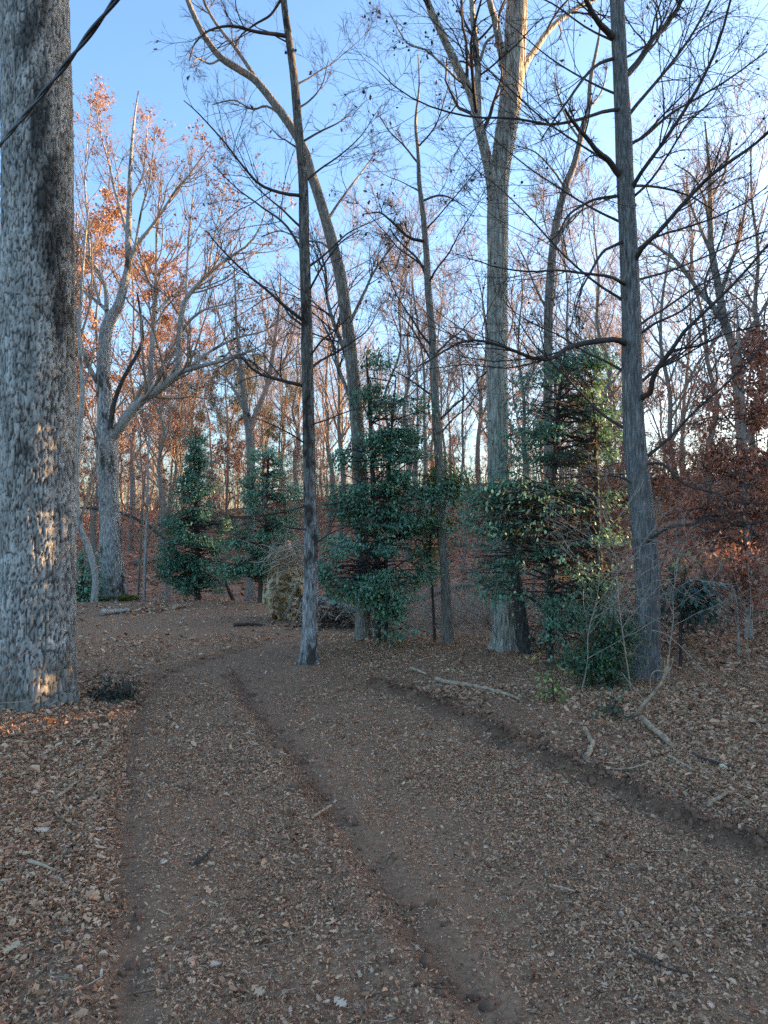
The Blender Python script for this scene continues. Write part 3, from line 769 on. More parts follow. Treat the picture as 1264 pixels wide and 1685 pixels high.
# dark tree at the right with long reaching limbs
pixel_tree('gum_tree', 'dark straight tree at the right with many long upswept limbs and seed balls', 7.5, (1062, 1120),
    [(1062, 1122, 24), (1065, 1060, 21), (1066, 1000, 20), (1065, 940, 19.5), (1060, 880, 19.5), (1052, 800, 19), (1044, 720, 17.5), (1040, 620, 16), (1038, 500, 15.2), (1034, 400, 14.5), (1029, 300, 13.6), (1025, 200, 13), (1020, 100, 12), (1015, 0, 11), (1008, -150, 9), (1000, -330, 6)],
    M['darkgrey'], [
    ([(1013, 66), (996, 48), (984, 36), (970, 12), (960, -10), (945, -60)], (5.5, 3), 0, -.5),
    ([(1030, 124), (1042, 112), (1056, 94), (1075, 63), (1097, 41), (1116, 12), (1128, -15)], (5.5, 3.2), 0, .5),
    ([(1016, 94), (984, 106), (960, 130), (935, 165), (910, 200), (890, 230)], (3.2, 1), 0, -.7),
    ([(1025, 180), (996, 183), (960, 195), (930, 202), (900, 205), (850, 195), (780, 192), (720, 180), (660, 150), (624, 118)], (3.2, .8), 0, -1.6),
    ([(1024, 295), (1001, 264), (984, 250), (960, 221), (940, 198), (930, 180)], (5.4, 2), 0, -.7),
    ([(1022, 322), (984, 327), (960, 337), (935, 355), (918, 385), (900, 400)], (3, 1), 0, -.6),
    ([(1038, 318), (1048, 295), (1066, 269), (1104, 216), (1143, 154), (1172, 96), (1191, 43), (1203, -5)], (3.8, 1.8), 0, -.8),
    ([(1030, 196), (1048, 172), (1068, 149), (1104, 106), (1140, 55), (1169, 0), (1185, -40)], (3.2, 1.5), 0, .7),
    ([(1036, 306), (1060, 306), (1095, 310), (1140, 325), (1180, 350)], (2.6, .9), 0, .9),
    ([(1042, 436), (1056, 409), (1083, 382), (1143, 315), (1176, 284), (1239, 240), (1275, 205)], (4.4, 2), 0, -1.0),
    ([(1032, 470), (1018, 462), (1003, 455), (960, 450), (920, 445), (870, 447), (820, 440), (770, 425)], (3.2, .9), 0, -1.3),
    ([(1036, 392), (1010, 405), (991, 416), (970, 452), (955, 480), (945, 520)], (3.2, 1), 0, -.5),
    ([(1034, 568), (1018, 560), (1003, 559), (960, 565), (930, 575), (910, 590), (880, 590), (840, 575), (800, 562), (760, 562), (720, 585), (690, 602)], (5.4, 1.3), 0, -1.5),
    ([(1044, 662), (1060, 652), (1071, 645), (1075, 620), (1092, 592), (1109, 572), (1124, 548), (1169, 505), (1215, 459), (1268, 398)], (5.6, 1.9), 0, -.9),
    ([(1109, 578), (1128, 572), (1152, 568), (1200, 548), (1263, 534)], (2.6, 1.2), -.4, -.3),
    ([(1169, 503), (1160, 474), (1162, 455), (1176, 423), (1191, 380), (1200, 345)], (2.4, 1), -.7, .2),
    ([(1046, 540), (1070, 522), (1095, 507), (1143, 474), (1200, 445), (1266, 405)], (2.3, 1), 0, .9),
    ([(1044, 462), (1070, 455), (1104, 445), (1152, 426), (1210, 400), (1260, 380)], (2.4, 1), 0, 1.1),
    ([(1064, 892), (1078, 882), (1104, 867), (1138, 863), (1167, 853), (1220, 863), (1270, 855)], (3.2, 1.6), -.1, -.6),
    ([(1054, 766), (1075, 762), (1095, 766), (1128, 798), (1181, 812), (1200, 824), (1268, 830)], (2.6, 1.3), 0, -.7),
    ([(1028, 240), (1060, 225), (1100, 190), (1150, 160), (1200, 130), (1262, 85)], (3, 1.2), 0, .8),
    ([(1024, 130), (1060, 90), (1085, 60), (1085, 20), (1060, -20)], (2.4, 1), 0, .9),
    ([(1046, 800), (1020, 785), (985, 783), (960, 785), (930, 780)], (1.7, .7), 0, -.6)],
    autol=[dict(n=16, z0=2.2, z1=7.6, length=2.6, ang=.95, rf=.16, trop=.25, az=[0, math.pi, .5, 2.6], spread=.35)], dens=(10, 7, 4), seed=71, flare=.7, sides=26, minr=.0017, balls=100, trop=.05, wander=.12, lenf=(.55, .6, .5), leaf=dict(n=300, size=.06, pal=BROWN, gap=.6))

# bare tree standing farther back at the right
pixel_tree('bare_tree', 'bare tan tree with wide forking crown farther back behind the right-hand limbs', 19, (1226, 940),
    [(1228, 960, 9), (1222, 760, 8), (1214, 640, 7.5), (1208, 580, 7), (1191, 524, 6.5), (1184, 483, 6), (1172, 416, 5), (1169, 380, 4.5), (1168, 300, 3.5), (1165, 250, 2.2), (1160, 200, 1.2)],
    M['grey'], [
    ([(1188, 526), (1170, 500), (1152, 481), (1116, 433), (1090, 412), (1068, 398)], (5, 1.8), 0, .5),
    ([(1184, 490), (1200, 440), (1215, 400), (1225, 350), (1232, 300)], (4, 1.2), 0, -.6),
    ([(1172, 420), (1150, 370), (1135, 330), (1128, 280)], (3, 1), 0, .5),
    ([(1168, 330), (1190, 290), (1200, 250), (1206, 210)], (2.5, .9), 0, .5),
    ([(1210, 590), (1235, 540), (1255, 510), (1285, 480)], (4, 1.6), 0, .6),
    ([(1168, 380), (1160, 330), (1140, 290), (1110, 270)], (2.5, .9), 0, -.5)],
    dens=(10, 6, 4), lenf=(.55, .5, .5), limbmat=M['grey'], seed=81, twig='twig_far', minr=.005, trop=.14)

# thin curved pale trees beside the big trunk
pixel_tree('curved_sapling', 'thin pale tree with a bent foot just right of the thick left trunk', 15.2, (155, 990),
    [(155, 990, 5.5), (157, 949, 5.3), (146, 902, 5), (134, 873, 4.8), (127, 833, 4.6), (126, 780, 4.4), (132, 700, 4), (136, 640, 3.6), (131, 560, 3), (134, 480, 2.4), (140, 400, 1.8), (146, 340, 1)],
    M['pale'], [([(131, 860), (140, 833), (150, 795), (160, 760), (163, 730)], (3, 1), 0, .5), ([(128, 800), (120, 760), (110, 720)], (2, .8), 0, .4), ([(136, 640), (150, 600), (156, 560)], (2, .8), 0, .6),
    ([(131, 560), (148, 500), (152, 430), (148, 370)], (2, .8), 0, .4)], dens=(6, 5, 3), seed=91, twig='twig_far', minr=.004, leaf=dict(n=350, size=.08, pal=RUSSET, gap=.45))
pixel_tree('pale_sapling', 'thinnest straight pale sapling on the crest right of the forked oak', 16.0, (237, 986),
    [(237, 988, 2.6), (239, 920, 2.4), (242, 850, 2.2), (243, 790, 1.8), (244, 740, 1.3), (246, 690, .8)], M['pale'],
    autol=[dict(n=7, z0=1.2, z1=4.4, length=1.0, ang=1.0, rf=.6)], dens=(6, 4, 2), seed=95, twig='twig_far', minr=.003)
pixel_tree('pale_sapling', 'thin tan sapling with arching twigs, left one of a close pair beside forked oak', 17.0, (228, 984),
    [(228, 986, 2.6), (231, 920, 2.4), (234, 870, 2), (236, 820, 1.4), (240, 770, .8)], M['grey'],
    autol=[dict(n=8, z0=.8, z1=3.6, length=1.1, ang=1.1, rf=.6, trop=-.2)], dens=(6, 4, 2), seed=96, twig='twig_far', minr=.003)
pixel_tree('forked_tree', 'straight bare tree with high fork behind the second fir-like evergreen', 23, (412, 985),
    [(412, 1000, 9), (412, 900, 8), (413, 800, 7.5), (412, 720, 7), (406, 690, 5.5), (400, 640, 4.5), (396, 600, 3.5), (390, 550, 2.5), (388, 500, 1.6), (386, 440, .9)],
    M['grey'], [([(412, 705), (424, 672), (438, 640), (447, 600), (452, 560), (460, 500), (462, 450)], (5, 1), 0, .6), ([(404, 680), (385, 640), (365, 615), (348, 605)], (3, 1), 0, .5),
    ([(440, 635), (465, 600), (480, 560), (490, 510)], (2.5, .9), .2, .6), ([(398, 620), (375, 570), (360, 520), (350, 470)], (2.5, .9), 0, .7), ([(450, 570), (435, 520), (430, 470)], (2, .8), .4, .6)],
    dens=(8, 6, 4), seed=101, twig='twig_far', minr=.0055, trop=.12, leaf=dict(n=500, size=.1, pal=RUSSET, gap=.5))

# ------------------------------------------------------------------ gaps in the foliage through which the low sun reaches
SV = np.array(SUNV)
def gap_rays():
    out = []
    for (px, py, r) in ((108, 765, .12), (102, 870, .18), (110, 915, .16), (102, 965, .14), (92, 1015, .09), (112, 1035, .12), (78, 1108, .15), (108, 1112, .18), (113, 700, .06)):
        out.append((P3(px, py, 6.25), r, 1.0))
    for (px, py, r) in ((205, 1174, .11), (60, 1192, .10), (35, 1210, .08)):
        out.append((ground_at(px, py), r, .35))
    for (px, py) in ((322, 770), (322, 800), (322, 830), (321, 870)):
        out.append((P3(px, py, 15.6), .16, 1.0))
    return out
GAPS = gap_rays()
def clear(pos, extra=0.0):
    keep = np.ones(len(pos), bool)
    for p, r, w_ in GAPS:
        w = pos-p; t = w@SV
        d = np.linalg.norm(w-t[:, None]*SV, axis=1)
        keep &= ~((d < r+extra*w_) & (t > .8))
    return keep

# ------------------------------------------------------------------ evergreens and leafy shrubs, crown filled lobe by lobe
def leafy(name, label, d, base_px, stems, lobes, pal, leafsize, nleaf, seed, mat='holly', stemmat='dark', tmpl=T_ELL, thick=.8, attach=.25, limb_r=.010, cat='tree', tilt=.42, rise=.15, group=None, twigs_per=10, leaf_name='foliage', droop=.25, nlimb=70, base_xy=None, airy=0):
    """stems: list of pixel trunk paths; lobes: (px, py, rx, ry, weight[, depth offset]) ellipses that the limbs reach into"""
    rng = np.random.default_rng(seed)
    x, y = P3(base_px[0], base_px[1], d)[:2] if base_xy is None else base_xy
    base = np.array([x, y, float(H(x, y))])
    root = empty(name, base); tag(root, label, cat, group)
    SP = []
    for k, st in enumerate(stems):
        tr = pix_path(st, d)
        if tr[0, 2] > base[2]-.05: tr = np.vstack([[tr[0, 0], tr[0, 1], min(base[2], float(H(tr[0, 0], tr[0, 1])))-.08, tr[0, 3]*1.05], tr])
        trunk_mesh('trunk' if len(stems) == 1 else 'stem', tr, M[stemmat], base, root, 12, 60, .25, .12, .05, seed+k)
        SP.append(spline(tr, 120))
    w = np.array([l[4] for l in lobes], float); w /= w.sum()
    li = rng.choice(len(lobes), nlimb, p=w)
    paths = []
    for k in li:
        l = lobes[k]; off = l[5] if len(l) > 5 else 0
        a = rng.uniform(0, 2*math.pi); rr = rng.random()**.5
        px = l[0]+l[2]*rr*math.cos(a)*1.12; py = l[1]+l[3]*rr*math.sin(a)*1.05
        rd = max(l[2]/F*d*.8, .15)*thick
        e = P3(px, py, d+off+rng.uniform(-1, 1)*rd)
        e[2] = max(e[2], float(H(e[0], e[1]))+.06)
        S = SP[rng.integers(0, len(SP))]
        hz = np.hypot(S[:, 0]-e[0], S[:, 1]-e[1])
        cand = np.abs(S[:, 2]-(e[2]-rise*hz+attach*rng.uniform(-1, 1)))
        i = int(np.argmin(cand)); s = S[i, :3]
        mid = (s+e)/2+rng.normal(0, .05, 3)+np.array([0, 0, droop*.35*np.linalg.norm(e-s)])
        r0 = min(S[i, 3]*.6, limb_r*rng.uniform(.7, 1.3))
        paths.append(spline(np.c_[np.array([s, mid, e]), [r0, r0*.65, r0*.3]], 10))
    L = np.stack(paths); LP, LR = L[:, :, :3], L[:, :, 3]
    P1, R1, _ = grow(rng, LP, LR, twigs_per*.7, 4, .5, .9, .2, .0, None, .45, .6, .002, .12, .45, .35)
    a = Acc(); a.add(*tubes(LP, LR, 4)); a.add(*tubes(P1, R1, 3))
    a.build('branches', M['twig'], base, root)['kind'] = 'stuff'
    # leaves along twigs and outer limb
    K = nleaf
    nt_ = int(K*.8); idx = rng.integers(0, len(P1), nt_)
    p1, _, _, _ = along(P1, idx, rng.random(nt_)**.7)
    idx2 = rng.integers(0, len(LP), K-nt_); p2, _, _, _ = along(LP, idx2, .55+.45*rng.random(K-nt_))
    pos = np.vstack([p1, p2])+rng.normal(0, leafsize*1.5, (K, 3))
    hgt = H(pos[:, 0], pos[:, 1]); pos[:, 2] = np.maximum(pos[:, 2], hgt+.03)
    pos = pos[clear(pos)]
    if airy:   # open gaps between the sprays
        pos = pos[fbm(pos[:, 0]*2.8+pos[:, 1]*1.6, pos[:, 2]*7.0, seed, 3) > airy+.05*rng.normal(0, 1, len(pos))]
    K = len(pos)
    yw = np.arctan2(pos[:, 1]-y, pos[:, 0]-x)+rng.normal(0, .8, K)
    V, T = leaves(rng, pos, rng.uniform(.65, 1.25, K)*leafsize, tmpl, tilt, .25, yaw=yw, pitch=.65)
    o = mesh(leaf_name, V, [T], M[mat], base, root, colors=tints(rng, K, len(tmpl[0]), pal)); o['kind'] = 'stuff'
    return root

leafy('holly_tree', 'broad dark green holly clump round the leaning tree in the middle', 9.6, (628, 1062),
    [[(622, 1062, 5.5), (621, 950, 5), (617, 850, 4.5), (612, 750, 3.6), (607, 650, 2.6), (603, 585, 1.2)], [(636, 1060, 4), (634, 960, 3.5), (637, 880, 3.2), (640, 780, 2.8), (645, 700, 2), (652, 620, 1)]],
    [(575, 935, 52, 46, 3.2, -.5), (550, 955, 34, 32, 1.2, -.4), (600, 965, 35, 28, 1.4, -.5), (655, 1015, 28, 30, 1.2, -.4), (552, 795, 32, 60, 1.6), (555, 860, 30, 40, 1.0), (650, 760, 52, 85, 3.0), (625, 645, 36, 55, 1.7), (672, 930, 50, 60, 2.2), (695, 700, 34, 60, 1.2), (705, 850, 50, 65, 2.2), (610, 870, 45, 60, 1.6), (735, 800, 34, 40, 1.0), (660, 830, 50, 50, 1.5), (625, 740, 50, 60, 1.6)],
    HOLLY, .050, 44000, 201, nlimb=300, airy=.48, thick=1.0)
leafy('yellowing_shrub', 'yellow-green thin-leaved shrub at the right side of the middle holly clump', 9.9, (716, 1062),
    [[(716, 1062, 2.4), (712, 980, 2.2), (708, 900, 1.8), (712, 820, 1.2), (720, 770, .8)]],
    [(690, 880, 36, 30, 2), (735, 790, 34, 22, 1.5), (740, 870, 22, 40, .8), (765, 810, 20, 20, .6), (700, 920, 30, 22, .8)],
    YELLOWG, .055, 3200, 202, nlimb=34, thick=.8, cat='shrub', mat='needle')
leafy('holly_tree', 'tall layered dark holly between the largest grey trunk and the right-hand tree', 8.4, (905, 1085),
    [[(905, 1085, 6), (906, 980, 5.4), (908, 880, 5), (912, 780, 4.2), (918, 680, 3.2), (926, 610, 2), (930, 572, 1)], [(990, 1060, 5), (988, 950, 4.6), (984, 850, 4), (980, 740, 3), (976, 650, 2), (970, 600, 1)]],
    [(905, 640, 70, 42, 2.2), (960, 610, 52, 34, 1.3), (990, 660, 32, 45, .9), (880, 735, 66, 32, 1.8), (980, 745, 50, 34, 1.1), (925, 690, 60, 30, 1.0), (808, 845, 46, 44, 4.4, -.4), (850, 830, 48, 34, 1.8, -.3), (795, 945, 32, 44, 2.2, -.4), (930, 815, 60, 34, 1.4), (1000, 835, 46, 44, 1.4), (940, 890, 66, 40, 1.6), (985, 960, 62, 50, 2.0, -.3), (915, 990, 55, 50, 1.4, -.3), (940, 1050, 45, 40, .9, -.4), (870, 780, 60, 40, 1.3), (950, 760, 70, 50, 1.8), (900, 880, 80, 60, 2.0), (1010, 900, 40, 70, 1.4), (950, 690, 70, 60, 1.6)],
    HOLLY, .050, 60000, 203, nlimb=400, airy=.48, thick=1.0)
leafy('privet_shrub', 'light green small-leaved shrub at the foot of the right-hand tree', 7.1, (1000, 1135),
    [[(1000, 1140, 2.2), (1002, 1090, 2), (1008, 1040, 1.4), (1010, 1000, .8)], [(975, 1135, 1.8), (968, 1090, 1.5), (962, 1050, .9)]],
    [(1010, 1045, 42, 38, 2), (980, 1080, 36, 34, 1.5), (1035, 1070, 26, 40, 1), (950, 1100, 24, 24, .5)],
    [(.06, .13, .065, 4), (.09, .17, .07, 3), (.22, .24, .05, .5)], .040, 4200, 204, nlimb=40, thick=.8, cat='shrub', limb_r=.006)
leafy('holly_shrub', 'low blue-green holly shrub tucked behind the right-hand trunk', 8.3, (1120, 1040),
    [[(1120, 1040, 2.6), (1122, 1000, 2.2), (1126, 960, 1.6), (1128, 930, .9)]],
    [(1125, 950, 34, 26, 2), (1155, 975, 26, 24, 1.6), (1110, 990, 26, 30, 1), (1145, 1005, 28, 18, .7)],
    [(.055, .12, .09, 3), (.085, .16, .12, 2), (.03, .06, .045, 2)], .085, 900, 205, nlimb=34, thick=.8, cat='shrub')
leafy('holly_shrub', 'dark holly shrub in the gap right of the thick left trunk', 15.5, (136, 988),
    [[(136, 990, 2.5), (136, 940, 2), (135, 905, 1)]],
    [(138, 925, 16, 24, 1), (140, 960, 20, 24, 1.2), (128, 970, 20, 22, 1)], HOLLY, .08, 1700, 206, nlimb=34, thick=.8, cat='shrub')
leafy('evergreen_tree', 'narrow dark evergreen with tiered boughs on the crest', 16.2, (325, 988),
    [[(325, 990, 4.6), (325, 930, 4.2), (323, 860, 3.6), (322, 790, 2.8), (322, 740, 1.8), (323, 710, .8)]],
    [(324, 728, 14, 14, .5), (322, 765, 26, 22, .9), (330, 800, 38, 22, 1.1), (312, 820, 30, 14, .8), (325, 850, 54, 16, 1.8), (302, 872, 44, 10, 1.2), (355, 868, 38, 12, 1.1), (325, 905, 60, 20, 2.4), (318, 935, 64, 20, 2.6), (330, 962, 52, 14, 1.6), (282, 940, 30, 16, 1.1)],
    [(.13, .26, .16, 4), (.17, .33, .19, 3), (.08, .17, .10, 2.5)], .058, 36000, 207, airy=.44, mat='holly', nlimb=260, thick=.9, limb_r=.014, rise=-.1, droop=.15)
leafy('evergreen_tree', 'paler loose evergreen with open boughs left of the slender trunk', 15.0, (428, 992),
    [[(428, 995, 4), (430, 930, 3.6), (436, 860, 3), (440, 800, 2.2), (442, 745, 1)]],
    [(442, 765, 32, 22, 1), (420, 800, 30, 20, .8), (458, 820, 52, 18, 1.2), (425, 850, 56, 14, 1.2), (470, 865, 40, 16, .9), (402, 892, 44, 14, 1.2), (450, 905, 50, 14, 1), (390, 935, 44, 12, 1.4), (432, 938, 40, 12, .8)],
    [(.19, .32, .19, 4), (.23, .38, .21, 3), (.12, .21, .12, 2)], .056, 30000, 208, airy=.45, mat='needle', nlimb=210, thick=.9, limb_r=.012, rise=-.05, droop=.15)
# beech with clinging red-brown leaves
leafy('beech_tree', 'young beech with clinging red-brown leaves at the right edge', 10.2, (1232, 1012),
    [[(1232, 1012, 6), (1230, 900, 5.5), (1226, 780, 4.8), (1222, 660, 3.8), (1216, 560, 2.4), (1212, 500, 1.2)]],
    [(1205, 600, 60, 40, .9), (1240, 560, 36, 40, .6), (1215, 690, 62, 40, 1.5), (1150, 735, 50, 28, 1.1), (1225, 760, 60, 34, 1.7), (1130, 790, 45, 22, .8), (1200, 815, 60, 20, .6), (1230, 905, 40, 24, .9), (1190, 930, 45, 16, 1.0, -1), (1240, 960, 30, 22, .7, -1.2), (1275, 700, 40, 140, 1.0), (1175, 840, 60, 10, .8), (1235, 850, 40, 12, .8), (1150, 890, 50, 10, .7), (1225, 985, 40, 12, .8, -.6), (1120, 850, 40, 12, .6), (1200, 770, 70, 12, 1.2)],
    BEECH, .060, 13000, 209, mat='leaf', stemmat='pale', nlimb=110, thick=1.3, rise=.05, limb_r=.013, tilt=.7)
leafy('beech_sapling', 'small beech sapling with orange-brown leaves seen through the right-hand holly', 12.0, (1008, 1010),
    [[(1008, 1010, 3), (1006, 920, 2.6), (1000, 840, 2), (1000, 760, 1)]],
    [(1000, 815, 40, 24, 1), (960, 870, 50, 24, 1), (1030, 880, 36, 28, 1), (980, 930, 50, 24, .8), (1090, 800, 40, 24, .8)],
    [(.38, .13, .06, 3), (.44, .22, .12, 2), (.22, .085, .045, 2)], .085, 2200, 210, mat='leaf', stemmat='pale', nlimb=44, thick=1.0, limb_r=.008, tilt=.7, cat='sapling')
leafy('beech_sapling', 'low beech sapling with large pale brown leaves beside the low holly shrub', 9.0, (1215, 1042),
    [[(1215, 1042, 2), (1213, 1000, 1.6), (1208, 970, .8)]],
    [(1215, 1003, 26, 12, 1), (1240, 950, 36, 16, 1), (1180, 945, 34, 14, .8)],
    [(.34, .20, .13, 3), (.26, .13, .08, 2)], .10, 190, 211, mat='leaf', stemmat='pale', nlimb=16, thick=.8, limb_r=.005, tilt=.5, cat='sapling')
leafy('green_sprig', 'upright yellow-green leafy sprig beside the long dead stick', 6.5, (911, 1152),
    [[(911, 1152, 1.2), (910, 1130, 1.1), (908, 1105, .9), (909, 1090, .5)]],
    [(909, 1108, 8, 14, 1), (908, 1140, 12, 10, 1.2)], [(.24, .33, .06, 3), (.16, .24, .05, 2)], .045, 90, 212, mat='needle', nlimb=14, thick=.5, limb_r=.003, cat='plant', twigs_per=2)
leafy('ivy_patch', 'dark green trailing sprigs on the litter below the right-hand tree', 5.9, (1015, 1200),
    [[(1015, 1200, 1), (1012, 1185, .9), (1008, 1168, .6)]],
    [(1000, 1172, 18, 14, 1), (1022, 1190, 18, 12, 1)], [(.06, .10, .045, 3), (.09, .14, .05, 2)], .045, 110, 213, mat='holly', nlimb=16, thick=.8, limb_r=.003, cat='plant', twigs_per=3)
leafy('cut_greenery', 'dark wilted greenery heaped at the foot of the thick left trunk', 6.6, (190, 1158),
    [[(180, 1160, 1.2), (188, 1150, 1), (200, 1144, .7)]],
    [(190, 1148, 26, 9, 1), (170, 1142, 18, 7, .6), (212, 1150, 14, 7, .6)], [(.035, .045, .025, 3), (.055, .06, .03, 2), (.09, .06, .035, 1)], .045, 420, 214, mat='holly', nlimb=24, thick=1.0, limb_r=.004, cat='plant', twigs_per=4)

# ------------------------------------------------------------------ bare saplings and pale twigs
def sapling(label, px, py, d, h, seed, n=10, mat='twig_pale', lean=(0, 0), length=.7, r=.008, dens=(5, 4, 3), trop=.0, name='bare_sapling'):
    rng = np.random.default_rng(seed)
    x, y = P3(px, py, d)[:2]; base = np.array([x, y, float(H(x, y))])
    root = empty(name, base); tag(root, label, 'sapling')
    p = [np.r_[base-[0, 0, .06], r]]
    for k in range(1, 6):
        p.append(np.r_[base+np.array([lean[0]*k/5, lean[1]*k/5, h*k/5])+rng.normal(0, .035, 3)*h*.4, r*(1-k/5.6)])
    p = np.array(p)
    trunk_mesh('trunk', p, M[mat], base, root, 7, 24, .2, .06, .04, seed)
    L = auto_limbs(rng, p, n, base[2]+h*.2, base[2]+h, length, 1.0, .7, trop=trop)
    build_limbs(rng, root, base, L, M[mat], M[mat], dens, (.55, .5, .5), .22, trop, .0015)
sapling('pale bare sapling with arching twigs in front of the right-hand holly', 955, 1110, 7.0, 1.5, 301, 14, length=.95, lean=(.25, 0))
sapling('pale bare sapling leaning from the foot of the right-hand tree', 1040, 1120, 6.9, 1.9, 302, 12, length=.9, lean=(-.3, 0))
sapling('dry thin sapling between the holly shrub and right-hand trunk', 1100, 1090, 7.3, 1.5, 303, 12, length=.8, lean=(.1, 0), trop=-.1)
sapling('bare grey sapling beside the thin wavy tree', 760, 1040, 10.6, 1.5, 304, 12, length=.8)
sapling('bare straight sapling just left of the largest grey trunk', 784, 1040, 10.9, 2.3, 305, 10, length=.8)
sapling('low bare twiggy sapling behind the middle holly', 700, 1035, 11.2, 1.4, 306, 12, length=.9)
sapling('pale wiry sapling behind the second evergreen', 470, 985, 14.5, 2.9, 307, 14, length=1.2, r=.014)
sapling('bare wiry sapling in the hollow between forked oak and dark evergreen', 262, 985, 17.0, 2.6, 308, 14, length=1.2, r=.014)
sapling('low bare sapling at the right edge on the litter slope', 1235, 1045, 8.5, 1.3, 309, 12, length=.9)

# arched dead limb across the hollow, behind the forked oak
def loose_limb(name, label, pts, mat, cat='branch', sides=7, taper=1.0, seed=0, knots=True, parent_twigs=0, cut=True):
    pts = np.array(pts, float); n = max(10, 5*len(pts)); q = spline(pts, n)
    rng = np.random.default_rng(seed+900)
    q[:, 3] *= 1+.10*rng.normal(0, 1, n)
    q[1:-1, :3] += rng.normal(0, 1, (n-2, 3))*q[1:-1, 3:4]*.18
    base = q[0, :3].copy()
    a = Acc(); V, Q = tubes(q[None, :, :3], q[None, :, 3], sides); a.add(V, Q)
    for e, off in ((0, 0), (-1, (n-1)*sides)):
        V2 = np.vstack([V[off:off+sides], q[e, :3]]); j = np.arange(sides)
        a.add(V2, np.stack([j, (j+1) % sides, np.full(sides, sides)], 1))
    o = a.build(name, mat, base); tag(o, label, cat)
    return o
loose_limb('dead_branch', 'long dark arched branch leaning across the hollow behind the forked oak', pix_path([(128, 836, 2.0), (150, 836, 2.2), (172, 839, 2.4), (201, 845, 2.6), (239, 861, 2.8), (262, 880, 3), (280, 894, 3), (305, 930, 3.2), (330, 985, 3.4)], 18.2), M['dark'], seed=1)
loose_limb('leaning_pole', 'dark leaning dead pole right of the dark evergreen', pix_path([(366, 940, 2.4), (374, 965, 3), (385, 990, 3.4), (392, 1003, 3.4)], 17.4), M['dark'], seed=2)

